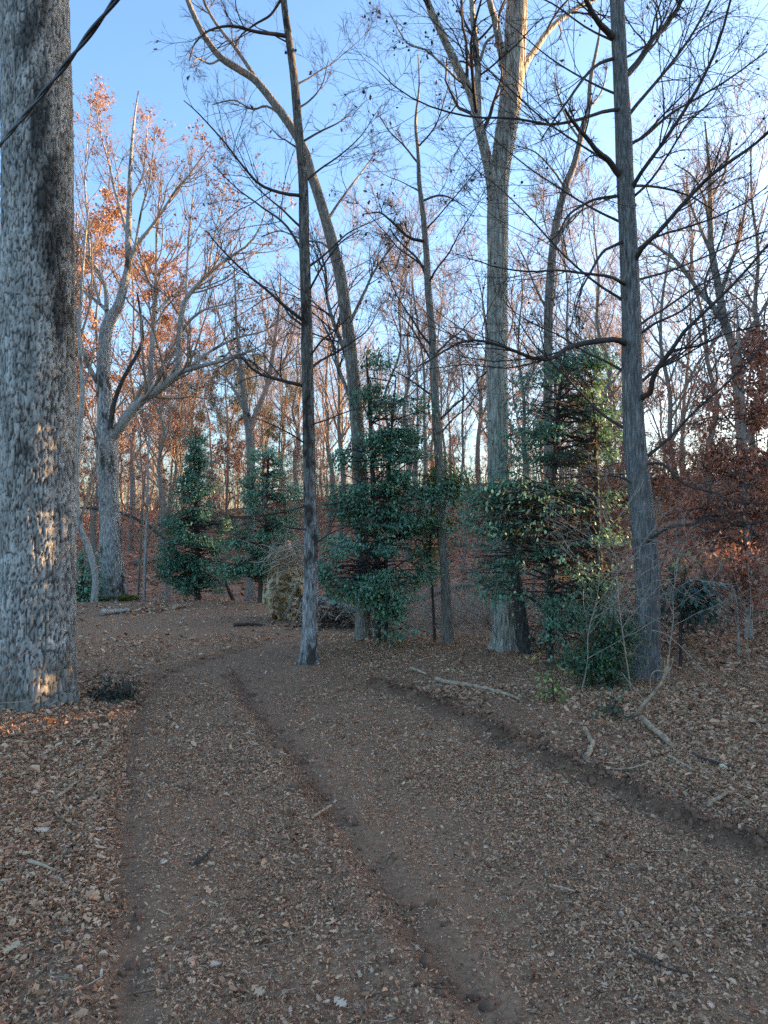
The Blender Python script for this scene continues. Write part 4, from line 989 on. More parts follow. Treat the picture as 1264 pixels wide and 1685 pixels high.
# ------------------------------------------------------------------ uprooted root plate, its fallen trunk and the brush pile
def root_plate():
    d = 12.6; c = P3(470, 955, d); rng = np.random.default_rng(77)
    base = np.array([c[0], c[1], float(H(c[0], c[1]))])
    root = empty('root_plate', base); tag(root, 'upturned root plate of tan clay behind the slender trunk', 'root plate')
    m, nt, b = new_mat('tan_clay'); b.inputs['Roughness'].default_value = .95
    v = mapped(nt, (1, 1, 1)); n1 = noise(nt, v, 11, 8, .8)
    nt.links.new(ramp(nt, n1, [(.38, (.20, .13, .07)), (.44, (.70, .49, .26)), (.62, (.84, .64, .38))]), b.inputs['Base Color']); bump(nt, b, n1, 1, .08)
    # ragged upright wall of clay: a front of broken clods of many depths, ragged rim, leaning back
    nu, nv = 70, 84
    U, W = np.meshgrid(np.linspace(-1, 1, nu), np.linspace(0, 1, nv))
    half = (.37-.10*(W-.45)**2*2+.30*(fbm(W*5+2, W*0+3, 7, 3)-.5)); topz = 1.30+.45*(fbm(U*4, U*0+9, 3, 3)-.5)-.35*U**4
    lft = .34+.34*(fbm(W*4.5+2, W*0+3, 7, 3)-.5)-.20*sstep(.35, .0, W)-.16*sstep(.75, 1, W); rgt = .36+.30*(fbm(W*4.5+9, W*0+5, 17, 3)-.5)-.22*sstep(.65, 1, W)
    X = np.where(U < 0, U*lft, U*rgt); Z = W*topz*(1-.25*U*(U > 0))-.06
    rg = 1-np.abs(2*fbm(X*6+3, Z*6, 5, 4)-1)
    dep = .42*(fbm(X*5, Z*5, 8, 3)-.5)+.26*(rg-.6)+.10*(fbm(X*22, Z*22, 15, 3)-.5)+.09*(fbm(X*48, Z*48, 16, 2)-.5)
    bulge = .30*np.sqrt(np.clip(1-np.abs(U)**2.4, 0, 1))*np.sqrt(np.clip(1-np.abs(2*W-1)**4, 0, 1))
    Yf = -(bulge+dep*np.clip((1-np.abs(U))*5, 0, 1))+Z*.16
    Fv = np.stack([X+c[0]+.02, Yf+c[1], Z+base[2]], -1); Bv = Fv.copy(); Bv[..., 1] = c[1]+.12+Z*.16+.10*bulge
    V2 = np.vstack([Fv.reshape(-1, 3), Bv.reshape(-1, 3)]); o_ = nu*nv
    i = (np.arange(nv-1)[:, None]*nu+np.arange(nu-1)[None]).ravel()
    Q = [np.stack([i, i+1, i+nu+1, i+nu], 1), o_+np.stack([i, i+nu, i+nu+1, i+1], 1)]
    rim = np.r_[np.arange(nu), np.arange(1, nv)*nu+nu-1, (nv-1)*nu+np.arange(nu-2, -1, -1), np.arange(nv-2, -1, -1)*nu]
    Q.append(np.stack([rim[:-1], rim[:-1]+o_, rim[1:]+o_, rim[1:]], 1))
    mesh('clay', V2, [np.vstack(Q)], m, base, root, smooth=False)
    # pale broken roots on top and hanging
    def rt(pts, r, mat='twig_pale', nm='root'):
        a = Acc(); a.tube(pix_path([(*p[:2], 0, p[2]) for p in pts], d)[:, :3], np.linspace(r, r*.35, len(pts)), 6); a.build(nm, M[mat], base, root)
    rt([(476, 930, -.35), (462, 928, -.5), (448, 934, -.6)], .022)
    rt([(490, 925, -.35), (478, 905, -.5), (462, 908, -.55), (452, 912, -.6)], .020)
    rt([(492, 912, -.3), (486, 900, -.5), (474, 897, -.5), (458, 904, -.5)], .016)
    rt([(494, 905, -.2), (482, 912, -.5), (470, 918, -.6), (455, 921, -.7)], .014)
    rt([(480, 920, -.3), (463, 916, -.5), (458, 910, -.5), (454, 905, -.55)], .014)
    rt([(490, 960, -.4), (484, 972, -.5), (479, 985, -.55), (476, 1000, -.6), (471, 1012, -.6), (471, 1026, -.5)], .026, 'grey')
    rt([(492, 935, -.4), (502, 932, -.5), (520, 928, -.5), (532, 930, -.5)], .014)
    rt([(497, 990, -.45), (486, 1018, -.5), (478, 1024, -.5)], .014)
    for k in range(70):
        x0 = rng.uniform(440, 508); y0 = rng.uniform(905, 955) if k < 52 else rng.uniform(960, 1030); L = rng.uniform(14, 40); a = rng.normal(-1.2 if k < 52 else 1.9, .8)
        z = rng.uniform(-.45, -.05)
        p = [(x0, y0, z), (x0+L*.5*math.cos(a)+rng.normal(0, 4), y0+L*.5*math.sin(a), z-.06), (x0+L*math.cos(a)+rng.normal(0, 7), y0+L*math.sin(a)+rng.normal(0, 5), z-.1)]
        rt(p, rng.uniform(.004, .010), 'twig_pale')
    for k in range(16):   # long broken roots fanning out of the top and sides
        a = rng.uniform(2.3, 4.0) if k < 10 else rng.uniform(-1.0, .6); x0 = 472+rng.normal(0, 9); y0 = rng.uniform(905, 945); L = rng.uniform(28, 58); z = rng.uniform(-.5, -.2)
        rt([(x0, y0, z), (x0+L*.4*math.cos(a), y0-8+L*.2*math.sin(a), z-.08), (x0+L*.75*math.cos(a)+rng.normal(0, 4), y0-4+L*.4*math.sin(a)+rng.normal(0, 4), z-.1), (x0+L*math.cos(a), y0+L*.6*math.sin(a)+rng.normal(0, 6), z-.1)], rng.uniform(.010, .020))
    # cut stub facing us
    a = Acc(); q0 = P3(497, 991, d-.42); a.tube([q0+[0, .4, .02], q0], [.055, .05], 12, 4); a.build('stub', M['grey'], base, root)
    # low earth heap at its foot
    return base
rp = root_plate()
loose_limb('fallen_log', 'fallen grey log lying right of the upturned root plate', [[*P3(516, 988, 12.4), .075], [*P3(540, 990, 12.3), .07], [*P3(556, 995, 12.2), .06], [*P3(580, 1001, 12.0), .05], [*P3(600, 1012, 11.9), .04]], M['pale'], 'log', 10, seed=4)
def brush_pile():
    rng = np.random.default_rng(88); d = 11.7; c = P3(555, 1025, d); base = np.array([c[0], c[1], float(H(c[0], c[1]))])
    root = empty('brush_pile', base); tag(root, 'tangled heap of dead brush between the root plate and the holly clump', 'brush pile')
    for k in range(90):
        px = rng.normal(556, 30); py = rng.uniform(988, 1040); dd = rng.uniform(-.5, .6)
        p = P3(px, py, d+dd); p[2] = max(p[2], float(H(p[0], p[1]))+.01)
        a = rng.uniform(0, 2*math.pi); L = rng.uniform(.25, .8); el = rng.normal(.05, .4)
        v = np.array([math.cos(a)*math.cos(el), math.sin(a)*math.cos(el), math.sin(el)])*L
        q = [p-v*.5, p+rng.normal(0, .05, 3), p+v*.5]
        for w in q: w[2] = max(w[2], float(H(w[0], w[1]))+.01)
        ac = Acc(); ac.tube(q, [rng.uniform(.005, .014), .007, .003], 5, 8); ac.build('stick', M['twig_pale' if k % 2 else 'twig'], base, root)
    K = 700
    pos = np.stack([rng.normal(c[0], .38, K), rng.normal(c[1]+.1, .3, K), np.zeros(K)], 1)
    hh = .34*np.exp(-((pos[:, 0]-c[0])/.42)**2); pos[:, 2] = H(pos[:, 0], pos[:, 1])+rng.random(K)*hh
    V, T = leaves(rng, pos, rng.uniform(.05, .1, K), T_ELL, .6, .3)
    o = mesh('dead_leaves', V, [T], M['litter'], base, root, colors=tints(rng, K, 6, [(.10, .06, .04, 2), (.05, .035, .025, 3), (.2, .13, .09, 1)])); o['kind'] = 'stuff'
brush_pile()
for (lab, p0, p1, d0, d1, r) in (('dead log lying on the hillside between forked oak and dark evergreen', (222, 918), (268, 905), 27, 28, .12), ('dead log lying across the slope behind the thin wavy tree', (690, 930), (775, 918), 22, 23, .11),
                                ('slanting dead log on the slope right of the right-hand trunk', (1110, 905), (1190, 925), 17, 15.5, .10), ('mossy grey log on the hillside left of the largest trunk', (745, 885), (805, 893), 30, 29, .13)):
    q = []
    for t in np.linspace(0, 1, 5):
        d_ = d0*(1-t)+d1*t; x_ = ((p0[0]*(1-t)+p1[0]*t)-632)/F*d_
        q.append([x_, d_, float(H(x_, d_))+r*.9, r*(1-.4*t)])
    loose_limb('fallen_log', lab, q, M['grey'], 'log', 9, seed=int(p0[0]))
def low_brush(label, px, py, d, w, h, n, seed, mats=('twig_pale', 'twig')):
    """tangle of thin dead stems"""
    rng = np.random.default_rng(seed); c = P3(px, py, d); base = np.array([c[0], c[1], float(H(c[0], c[1]))])
    a = Acc()
    P = np.empty((n, 6, 3)); x0 = rng.uniform(-w, w, n)+c[0]; y0 = rng.uniform(-.6, .6, n)+c[1]
    P[:, 0] = np.stack([x0, y0, H(x0, y0)-.02], 1)
    dirv = norm(np.stack([rng.normal(0, .55, n), rng.normal(0, .35, n), np.ones(n)], 1)); L = h*rng.uniform(.4, 1.1, n)/5
    for k in range(1, 6):
        P[:, k] = P[:, k-1]+dirv*L[:, None]; dirv = norm(dirv+rng.normal(0, .22, (n, 3))-np.array([0, 0, .10]))
    R = np.linspace(.0055, .002, 6)[None]*rng.uniform(.6, 1.3, n)[:, None]
    a.add(*tubes(P, R, 4))
    P1, R1, _ = grow(rng, P, R, 4, 5, .6, .8, .25, 0, None, .3, .7, .0016, .08, .5)
    a.add(*tubes(P1, R1, 3))
    o = a.build('brush', M[mats[0]], base); tag(o, label, 'brush', None, 'stuff')
low_brush('thicket of thin dead stems between the holly and the thin wavy tree', 700, 1020, 11.8, 1.2, 1.0, 110, 401)
low_brush('thicket of thin dead stems left of the largest grey trunk', 780, 1015, 12.4, .9, 1.1, 90, 402)
low_brush('thicket of dead stems under the right-hand holly', 960, 1040, 9.6, 1.2, .9, 100, 403, ('twig',))
low_brush('thin dead stems along the hollow behind the crest', 290, 990, 18.5, 3.0, 1.3, 120, 404)
low_brush('thin dead stems on the right-hand slope', 1200, 1010, 11.5, 1.6, .9, 90, 405, ('twig',))

def ridge_brush():
    rng = np.random.default_rng(410); n = 620
    y = rng.uniform(30, 64, n); x = (rng.uniform(-60, 1320, n)-632)/F*y
    P = np.empty((n, 6, 3)); P[:, 0] = np.stack([x, y, H(x, y)-.05], 1)
    dirv = norm(np.stack([rng.normal(0, .4, n), rng.normal(0, .3, n), np.ones(n)], 1)); L = rng.uniform(.8, 3.4, n)/5
    for k in range(1, 6):
        P[:, k] = P[:, k-1]+dirv*L[:, None]; dirv = norm(dirv+rng.normal(0, .2, (n, 3)))
    R = np.linspace(.022, .006, 6)[None]*rng.uniform(.6, 1.4, n)[:, None]
    P1, R1, _ = grow(rng, P, R, 9, 4, .5, .75, .22, .05, None, .15, .6, .006, .2, 1.6)
    a = Acc(); a.add(*tubes(P, R, 4)); a.add(*tubes(P1, R1, 3))
    o = a.build('hillside_brush', M['twig_far'], (0, 45, 0)); tag(o, 'tangled bare brush growing all over the far hillside and its crest', 'brush', None, 'stuff')
    K = 9000; idx = rng.integers(0, len(P1), K); pos, _, _, _ = along(P1, idx, rng.random(K)); pos += rng.normal(0, .08, (K, 3))
    pos = pos[fbm(pos[:, 0]*.35, pos[:, 1]*.35, 66, 2) > .45]; K = len(pos)
    V, T = leaves(rng, pos, rng.uniform(.08, .15, K), T_CHIP, .8); o = mesh('brush_leaves', V, [T], M['leaf'], (0, 45, 0), None, colors=tints(rng, K, 4, RUSSET+BEECH)); tag(o, 'rust and tan leaves clinging to the hillside brush', 'leaves', None, 'stuff')
ridge_brush()

# ------------------------------------------------------------------ sticks lying on the ground
def stick(label, pts, r, mat='wood', sides=8, seed=0, lift=0.0, name='fallen_stick'):
    q = []
    for k, p in enumerate(pts):
        g = ground_at(p[0], p[1]); t = k/(len(pts)-1)
        rr = (r[0]*(1-t)+r[1]*t)
        q.append([g[0], g[1], g[2]+rr*.8+.012+lift+(p[2] if len(p) > 2 else 0), rr])
    return loose_limb(name, label, q, M[mat], 'stick', sides, seed=seed)
stick('long pale broken stick lying beyond the dug edge of the track', [(718, 1122), (745, 1128), (775, 1133), (805, 1138), (835, 1147), (858, 1156)], (.024, .012), seed=10)
stick('short pale stick end left of the long broken stick', [(676, 1103), (690, 1108), (702, 1112)], (.018, .012), seed=11)
stick('crooked pale root lying on bare soil by the tyre prints', [(962, 1212), (972, 1222), (976, 1232), (970, 1245), (963, 1252)], (.014, .020), seed=12)
stick('thin pale curved stick just below the crooked root', [(965, 1258), (990, 1266), (1020, 1270), (1048, 1266), (1070, 1258)], (.008, .006), seed=13)
stick('brown barkless log piece right of the trailing sprigs', [(1056, 1188), (1075, 1205), (1095, 1222), (1108, 1234)], (.024, .018), 'wood', seed=14)
stick('thin dark stick on the litter right of the brown log', [(1140, 1245), (1165, 1255), (1190, 1262), (1215, 1270)], (.010, .006), 'twig', seed=15)
stick('thin stick on the litter below the brown log', [(1100, 1248), (1125, 1262), (1142, 1272)], (.010, .007), 'wood', seed=16)
stick('pale flat splinter near the right edge of the view', [(1165, 1330), (1185, 1318), (1200, 1310)], (.014, .010), seed=17)
stick('thin stick lying across the leaves at far left, pointing at the track', [(92, 1318), (110, 1306), (125, 1292)], (.012, .008), seed=18)
stick('straight thin stick among the leaves left of the rut', [(155, 1310), (170, 1295), (180, 1285)], (.007, .005), seed=19)
stick('short brown stick in the middle of the leafy strip', [(322, 1428), (337, 1415), (350, 1402)], (.010, .006), 'twig', seed=20)
stick('pale stick beside the middle rut', [(515, 1350), (530, 1340), (546, 1330)], (.009, .007), seed=21)
stick('pale bark strip among the leaves at far left', [(48, 1424), (70, 1430), (92, 1438)], (.010, .006), seed=22)
stick('thin stick lying in the reddish soil strip', [(910, 1462), (930, 1468), (945, 1472)], (.005, .004), 'wood', seed=23)
stick('thin twig lying lengthwise on the lower right of the track', [(1040, 1570), (1070, 1585), (1100, 1600), (1140, 1612)], (.005, .003), 'twig', seed=24)
stick('pale log lying on the crest right of the forked oak', [(168, 1014), (190, 1010), (214, 1008)], (.055, .035), 'pale', seed=25)
stick('small pale rotted piece on the crest below the dark evergreen', [(286, 1003), (296, 1001), (306, 1000)], (.05, .03), 'wood', seed=26)
stick('dark stick lying along the left foot of the root plate', [(385, 1032), (410, 1030), (432, 1031)], (.03, .02), 'twig', seed=27)
def splintered():
    rng = np.random.default_rng(66); b = ground_at(1050, 1176)
    root = empty('splintered_stem', b); tag(root, 'torn pale stem leaning up in front of the right-hand tree', 'branch')
    d = b[1]
    def piece(pts, r, nm='stem'):
        a = Acc(); q = np.array([P3(p[0], p[1], d+(p[2] if len(p) > 2 else 0)) for p in pts]); a.tube(q, np.linspace(r[0], r[1], len(q)), 7); a.build(nm, M['wood'], b, root)
    piece([(1046, 1178), (1062, 1156), (1078, 1138), (1092, 1118), (1098, 1098), (1101, 1078)], (.020, .009))
    piece([(1088, 1124), (1094, 1106), (1094, 1086)], (.010, .004), 'splinter')
    piece([(1090, 1118), (1105, 1096), (1108, 1080)], (.009, .003), 'splinter')
    piece([(1094, 1106, -.02), (1078, 1104, -.05), (1070, 1118, -.06), (1072, 1138, -.05)], (.006, .003), 'splinter')
    piece([(1092, 1112, .02), (1102, 1120, .05), (1100, 1138, .05)], (.005, .002), 'splinter')
splintered()
def arch(label, pts, d, r, mat='twig_pale', seed=0):
    q = pix_path([(p[0], p[1], 0, p[2] if len(p) > 2 else 0) for p in pts], d); q[:, 3] = np.linspace(r, r*.45, len(q))
    loose_limb('arching_twig', label, q, M[mat], 'twig', 5, seed=seed)
arch('pale vine arching down to the right from the right-hand trunk', [(1072, 1037, -.35), (1092, 1042, -.4), (1112, 1056, -.5), (1140, 1084, -.6), (1168, 1112, -.75)], 7.5, .007, seed=31)
arch('thin straight stem slanting in front of the right-hand tree foot', [(1020, 1104, 0), (1050, 1140, -.4), (1078, 1175, -.75), (1106, 1214, -1.15)], 7.0, .006, seed=32)
arch('thin pale twig slanting across the lower left trunk', [(-10, 1112, 0), (20, 1090, 0), (45, 1072, 0), (68, 1056, 0)], 5.9, .004, seed=33)
arch('thin pale twig crossing the foot of the left trunk', [(-12, 1158, 0), (15, 1156, 0), (40, 1154, 0), (60, 1150, 0)], 5.8, .004, seed=34)

# ------------------------------------------------------------------ twisted overhead cable
def cable():
    p0, p1 = np.array(P3(0, 238, 5.55)), np.array(P3(190, 0, 3.35))
    u = p1-p0; t = np.linspace(-1.0, 2.6, 260)
    c = p0+t[:, None]*u; c[:, 2] += .06*((t-.5)**2-.25)
    root = empty('overhead_cable', c[0]); tag(root, 'dark twisted overhead cable crossing in front of the thick left trunk', 'cable')
    T = norm(u); a = norm(np.cross(T, [0, 0, 1])); b = np.cross(T, a)
    mt = plain('cable_sheath', (.012, .012, .014), .45, .2, 30, .001)
    s = t*np.linalg.norm(u)
    for k in range(2):
        w = s*2*math.pi/1.0+k*math.pi
        q = c+.0072*(np.cos(w)[:, None]*a+np.sin(w)[:, None]*b)
        V, Q = tubes(q[None], np.full((1, len(q)), .0084), 8)
        mesh('strand', V, [Q], mt, c[0], root)
cable()

# ------------------------------------------------------------------ trees on the far hillside
def far_tree_proto(kind, seed):
    rng = np.random.default_rng(seed)
    h = dict(bare=15, slim=13, russet=15, pine=15, copper=6.0, brushy=4.2)[kind]; r = dict(bare=.15, slim=.08, russet=.17, pine=.14, copper=.05, brushy=.03)[kind]
    lean = rng.normal(0, .7 if h > 10 else .3, 2)
    wob = rng.normal(0, .16, (9, 2))*(h/15)
    tr = np.array([[lean[0]*t*t+wob[k, 0]*(k > 0), lean[1]*t*t+wob[k, 1]*(k > 0), h*t-.3*(t == 0), r*(1-.86*t)] for k, t in enumerate(np.linspace(0, 1, 9))])
    root = empty('tree', (0, 0, 0))
    zero = np.zeros(3)
    trunk_mesh('trunk', tr, M['grey'], zero, root, 8, 34, .35, .3, .05, seed)
    ln = dict(bare=4.6, slim=2.6, russet=3.8, pine=1.9, copper=1.7, brushy=1.5)[kind]
    if kind == 'pine': L = auto_limbs(rng, tr, 26, h*.45, h*.99, ln, 1.3, .35, trop=.3)
    elif kind in ('copper', 'brushy'): L = auto_limbs(rng, tr, 26, h*.12, h*.97, ln, 1.05, .5, trop=.12)
    else: L = auto_limbs(rng, tr, 17 if kind != 'slim' else 14, h*(.28 if kind != 'slim' else .36), h*.97, ln, .65, .5, trop=.35)
    Ls = np.stack([spline(l, 8) for l in L]); LP, LR = Ls[:, :, :3], Ls[:, :, 3]
    small = kind in ('copper', 'brushy')
    P1, R1, _ = grow(rng, LP, LR, 9, 5, .5, .7, .17, .12, None, .2, .6, .006 if small else .011, .3, 2.4)
    P2, R2, _ = grow(rng, P1, R1, 6, 4, .55, .6, .17, .10, None, .15, .6, .004 if small else .0075, .2, 1.4)
    a = Acc(); a.add(*tubes(LP, LR, 5)); a.add(*tubes(P1, R1, 3))
    if kind != 'pine': a.add(*tubes(P2, R2, 3))
    if kind in ('bare', 'slim'):
        P4, R4, _ = grow(rng, P2, R2, 2, 3, .6, .55, .17, .08, None, .2, .7, .005, .2, .8); a.add(*tubes(P4, R4, 3))
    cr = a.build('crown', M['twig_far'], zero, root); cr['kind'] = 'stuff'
    if kind in ('russet', 'copper'):
        K = 7500 if kind == 'russet' else 3000; idx = rng.integers(0, len(P2), K); pos, _, _, _ = along(P2, idx, rng.random(K)); pos += rng.normal(0, .12 if kind == 'russet' else .05, (K, 3))
        pos = pos[fbm(pos[:, 0]*.8, pos[:, 2]*.8, seed, 2) > .42]; K = len(pos)
        V, T = leaves(rng, pos, rng.uniform(.10, .19, K)*(1 if kind == 'russet' else .7), T_CHIP, .9); mesh('leaves', V, [T], M['leaf'], zero, cr, colors=tints(rng, K, 4, RUSSET if kind == 'russet' else BEECH))['kind'] = 'stuff'
    if kind == 'pine':
        K = 5200; idx = rng.integers(0, len(P1), K); pos, _, _, _ = along(P1, idx, .4+.6*rng.random(K)); pos += rng.normal(0, .14, (K, 3))
        V, T = leaves(rng, pos, rng.uniform(.16, .3, K), T_CHIP, .9, width=np.full(K, .35)); mesh('needles', V, [T], M['needle'], zero, cr, colors=tints(rng, K, 4, PINE))['kind'] = 'stuff'
    return root
def copy_tree(o, parent=None):
    c = o.copy(); COL.objects.link(c)
    if parent is not None: c.parent = parent
    for ch in list(o.children): copy_tree(ch, c)
    return c
PROTO = {'bare': [far_tree_proto('bare', s) for s in (501, 502, 503)], 'slim': [far_tree_proto('slim', s) for s in (511, 512)],
         'russet': [far_tree_proto('russet', s) for s in (521, 522)], 'pine': [far_tree_proto('pine', s) for s in (531,)],
         'copper': [far_tree_proto('copper', s) for s in (541, 542)], 'brushy': [far_tree_proto('brushy', s) for s in (551,)]}
USED = set()
FAR_NAME = dict(bare='bare_tree', slim='slim_tree', russet='russet_tree', pine='pine_tree', copper='beech_sapling', brushy='brushy_sapling')
FAR_WORD = dict(bare='bare hillside tree', slim='slim hillside tree', russet='orange-leaved hillside tree', pine='yellow-green hillside pine', copper='copper-leaved hillside sapling', brushy='brushy bare hillside sapling')
FAR = []
def place_far(kind, k, x, y, s, rz, fat=1.0):
    p = PROTO[kind][k % len(PROTO[kind])]
    if p.name in USED: o = copy_tree(p)
    else: o = p; USED.add(p.name)
    o.location = (x, y, float(H(x, y))); o.scale = (s*fat, s*fat, s); o.rotation_euler = (0, 0, rz)
    FAR.append((kind, 632+x/y*F, o))
def label_far():
    """each far tree is told by its kind and its place in the gap between two of the near trees"""
    marks = [(60, 'left edge'), (182, 'forked oak'), (325, 'dark evergreen'), (432, 'pale evergreen'), (510, 'slender trunk'), (596, 'leaning tree'), (724, 'thin wavy tree'), (822, 'largest trunk'), (1052, 'right-hand trunk'), (1250, 'right edge')]
    words = 'first second third fourth fifth sixth seventh eighth ninth tenth eleventh twelfth thirteenth fourteenth fifteenth sixteenth seventeenth eighteenth nineteenth twentieth'.split()
    bins = {}
    for kind, px, o in FAR:
        g = 0
        while g < len(marks)-2 and px > marks[g+1][0]: g += 1
        bins.setdefault((kind, g), []).append((px, o))
    for (kind, g), lst in bins.items():
        lst.sort(key=lambda t: t[0]); gap = 'between %s and %s' % (marks[g][1], marks[g+1][1])
        for k, (px, o) in enumerate(lst):
            o.name = FAR_NAME[kind]
            w = '' if len(lst) == 1 else words[k]+' from left, '
            lab = ('%s, %s%s' % (FAR_WORD[kind], w, gap)) if w else '%s %s' % (FAR_WORD[kind], gap)
            tag(o, lab, 'sapling' if kind in ('copper', 'brushy') else 'tree', '%ss' % FAR_WORD[kind])
rng = np.random.default_rng(600)
spots = []
def try_spot(x, y, gap):
    if all((x-a)**2+(y-b)**2 > gap*gap for a, b in spots): spots.append((x, y)); return True
    return False
n = 0
# traced ones first: russet crowns at the left, pines behind the evergreens
for (px, y, kind, s) in ((160, 27, 'russet', .82), (215, 30, 'russet', .80), (262, 36, 'russet', .84), (120, 34, 'russet', 1.0), (300, 44, 'russet', .75), (20, 30, 'russet', .9),
                         (352, 40, 'pine', .62), (372, 44, 'pine', .68), (435, 46, 'pine', .66), (465, 50, 'pine', .60), (280, 48, 'pine', .6), (820, 52, 'pine', .6),
                         (320, 33, 'slim', .9), (378, 36, 'slim', .9), (640, 24, 'slim', .95), (672, 27, 'bare', .75), (560, 30, 'bare', .85), (760, 25, 'slim', .8), (955, 20, 'slim', .9), (1100, 22, 'bare', .8), (275, 22, 'bare', .62),
                         (1000, 27, 'bare', .9), (860, 30, 'bare', .8), (1170, 30, 'bare', .95), (1245, 22, 'bare', .9), (700, 19.5, 'slim', .8)):
    x = (px-632)/F*y; spots.append((x, y)); place_far(kind, n, x, y, s, n*2.4); n += 1
for _ in range(1500):
    if n >= 112: break
    y = rng.uniform(27, 66); px = rng.uniform(60, 1250); x = (px-632)/F*y
    if y < 40 and rng.random() < .6: continue
    if fbm(np.array(x*.2), np.array(y*.2), 90, 2) < .42 and rng.random() < .8: continue
    if not try_spot(x, y, 1.2): continue
    u = rng.random(); left = px < 420
    kind = 'slim' if u < .30 else 'bare' if u < .86 else 'russet' if (left and u < .96) else 'pine' if (u > .975 and px < 520) else 'bare'
    place_far(kind, int(rng.integers(0, 9)), x, y, rng.uniform(.5, .95), rng.uniform(0, 6.28), rng.uniform(.7, 1.35)); n += 1
m_ = 0
for (px, y, kind, s) in ((880, 14.5, 'copper', .6), (930, 16, 'copper', .7), (1090, 13.5, 'copper', .5), (1180, 14, 'copper', .5), (1150, 18, 'copper', .9), (1230, 17, 'copper', .9), (1010, 18, 'copper', .7), (780, 17.5, 'copper', .5), (1245, 13, 'copper', .8)):
    x = (px-632)/F*y; spots.append((x, y)); place_far(kind, int(px), x, y, s, px*.1)
for _ in range(900):
    if m_ >= 62: break
    y = rng.uniform(20.5, 62); px = rng.uniform(60, 1250); x = (px-632)/F*y
    if y < 24 and px < 640: continue
    if not try_spot(x, y, 1.0): continue
    kind = 'copper' if rng.random() < (.6 if px > 850 else .3) else 'brushy'
    place_far(kind, int(rng.integers(0, 4)), x, y, rng.uniform(.6, 1.15), rng.uniform(0, 6.28)); m_ += 1
label_far()

# far woods beyond the ridge, uncountable stems, and sun-blocking foliage added along the right
def woods():
    rng = np.random.default_rng(700)
    n = 130; px = rng.uniform(-200, 1450, n); y = rng.uniform(60, 95, n); x = (px-632)/F*y
    z = H(x, y); hh = rng.uniform(7, 12, n)
    P = np.empty((n, 5, 3))
    for k in range(5):
        P[:, k] = np.stack([x+rng.normal(0, .15, n)*k*.5, y, z+hh*k/4-.2], 1)
    R = rng.uniform(.06, .15, n)[:, None]*np.linspace(1, .25, 5)[None]
    a = Acc(); a.add(*tubes(P, R, 5))
    P1, R1, _ = grow(rng, P, R, 9, 4, .30, .7, .15, .2, None, .4, .5, .02, .5, 3)
    P2, R2, _ = grow(rng, P1, R1, 5, 3, .5, .6, .15, .15, None, .2, .6, .011, .4, 1.5)
    a.add(*tubes(P1, R1, 3)); a.add(*tubes(P2, R2, 3))
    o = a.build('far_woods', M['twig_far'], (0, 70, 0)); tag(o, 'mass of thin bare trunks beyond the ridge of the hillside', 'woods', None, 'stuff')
    # unseen brown foliage added at right to block low sun, with gaps left open
    K = 44000
    y = rng.uniform(-8, 115, K); off = rng.gamma(2.0, 2.0, K)
    x = .60*np.maximum(y, 0)+17+off
    top = 11.3+3.0*(fbm(y*.22, off*.1, 5, 3)-.5)
    z = H(x, y)*.7+rng.random(K)**.9*top
    pos = np.stack([x, y, z], 1); pos = pos[clear(pos, .48)]; K = len(pos)
    V, T = leaves(rng, pos, rng.uniform(.9, 1.5, K), T_CHIP, 1.0)
    o = mesh('sun_block_foliage', V, [T], M['leaf'], (20, 30, 0), None, colors=tints(rng, K, 4, BEECH)); tag(o, 'unseen brown foliage added along the right-hand side to block the low sun', 'woods', None, 'stuff')
woods()

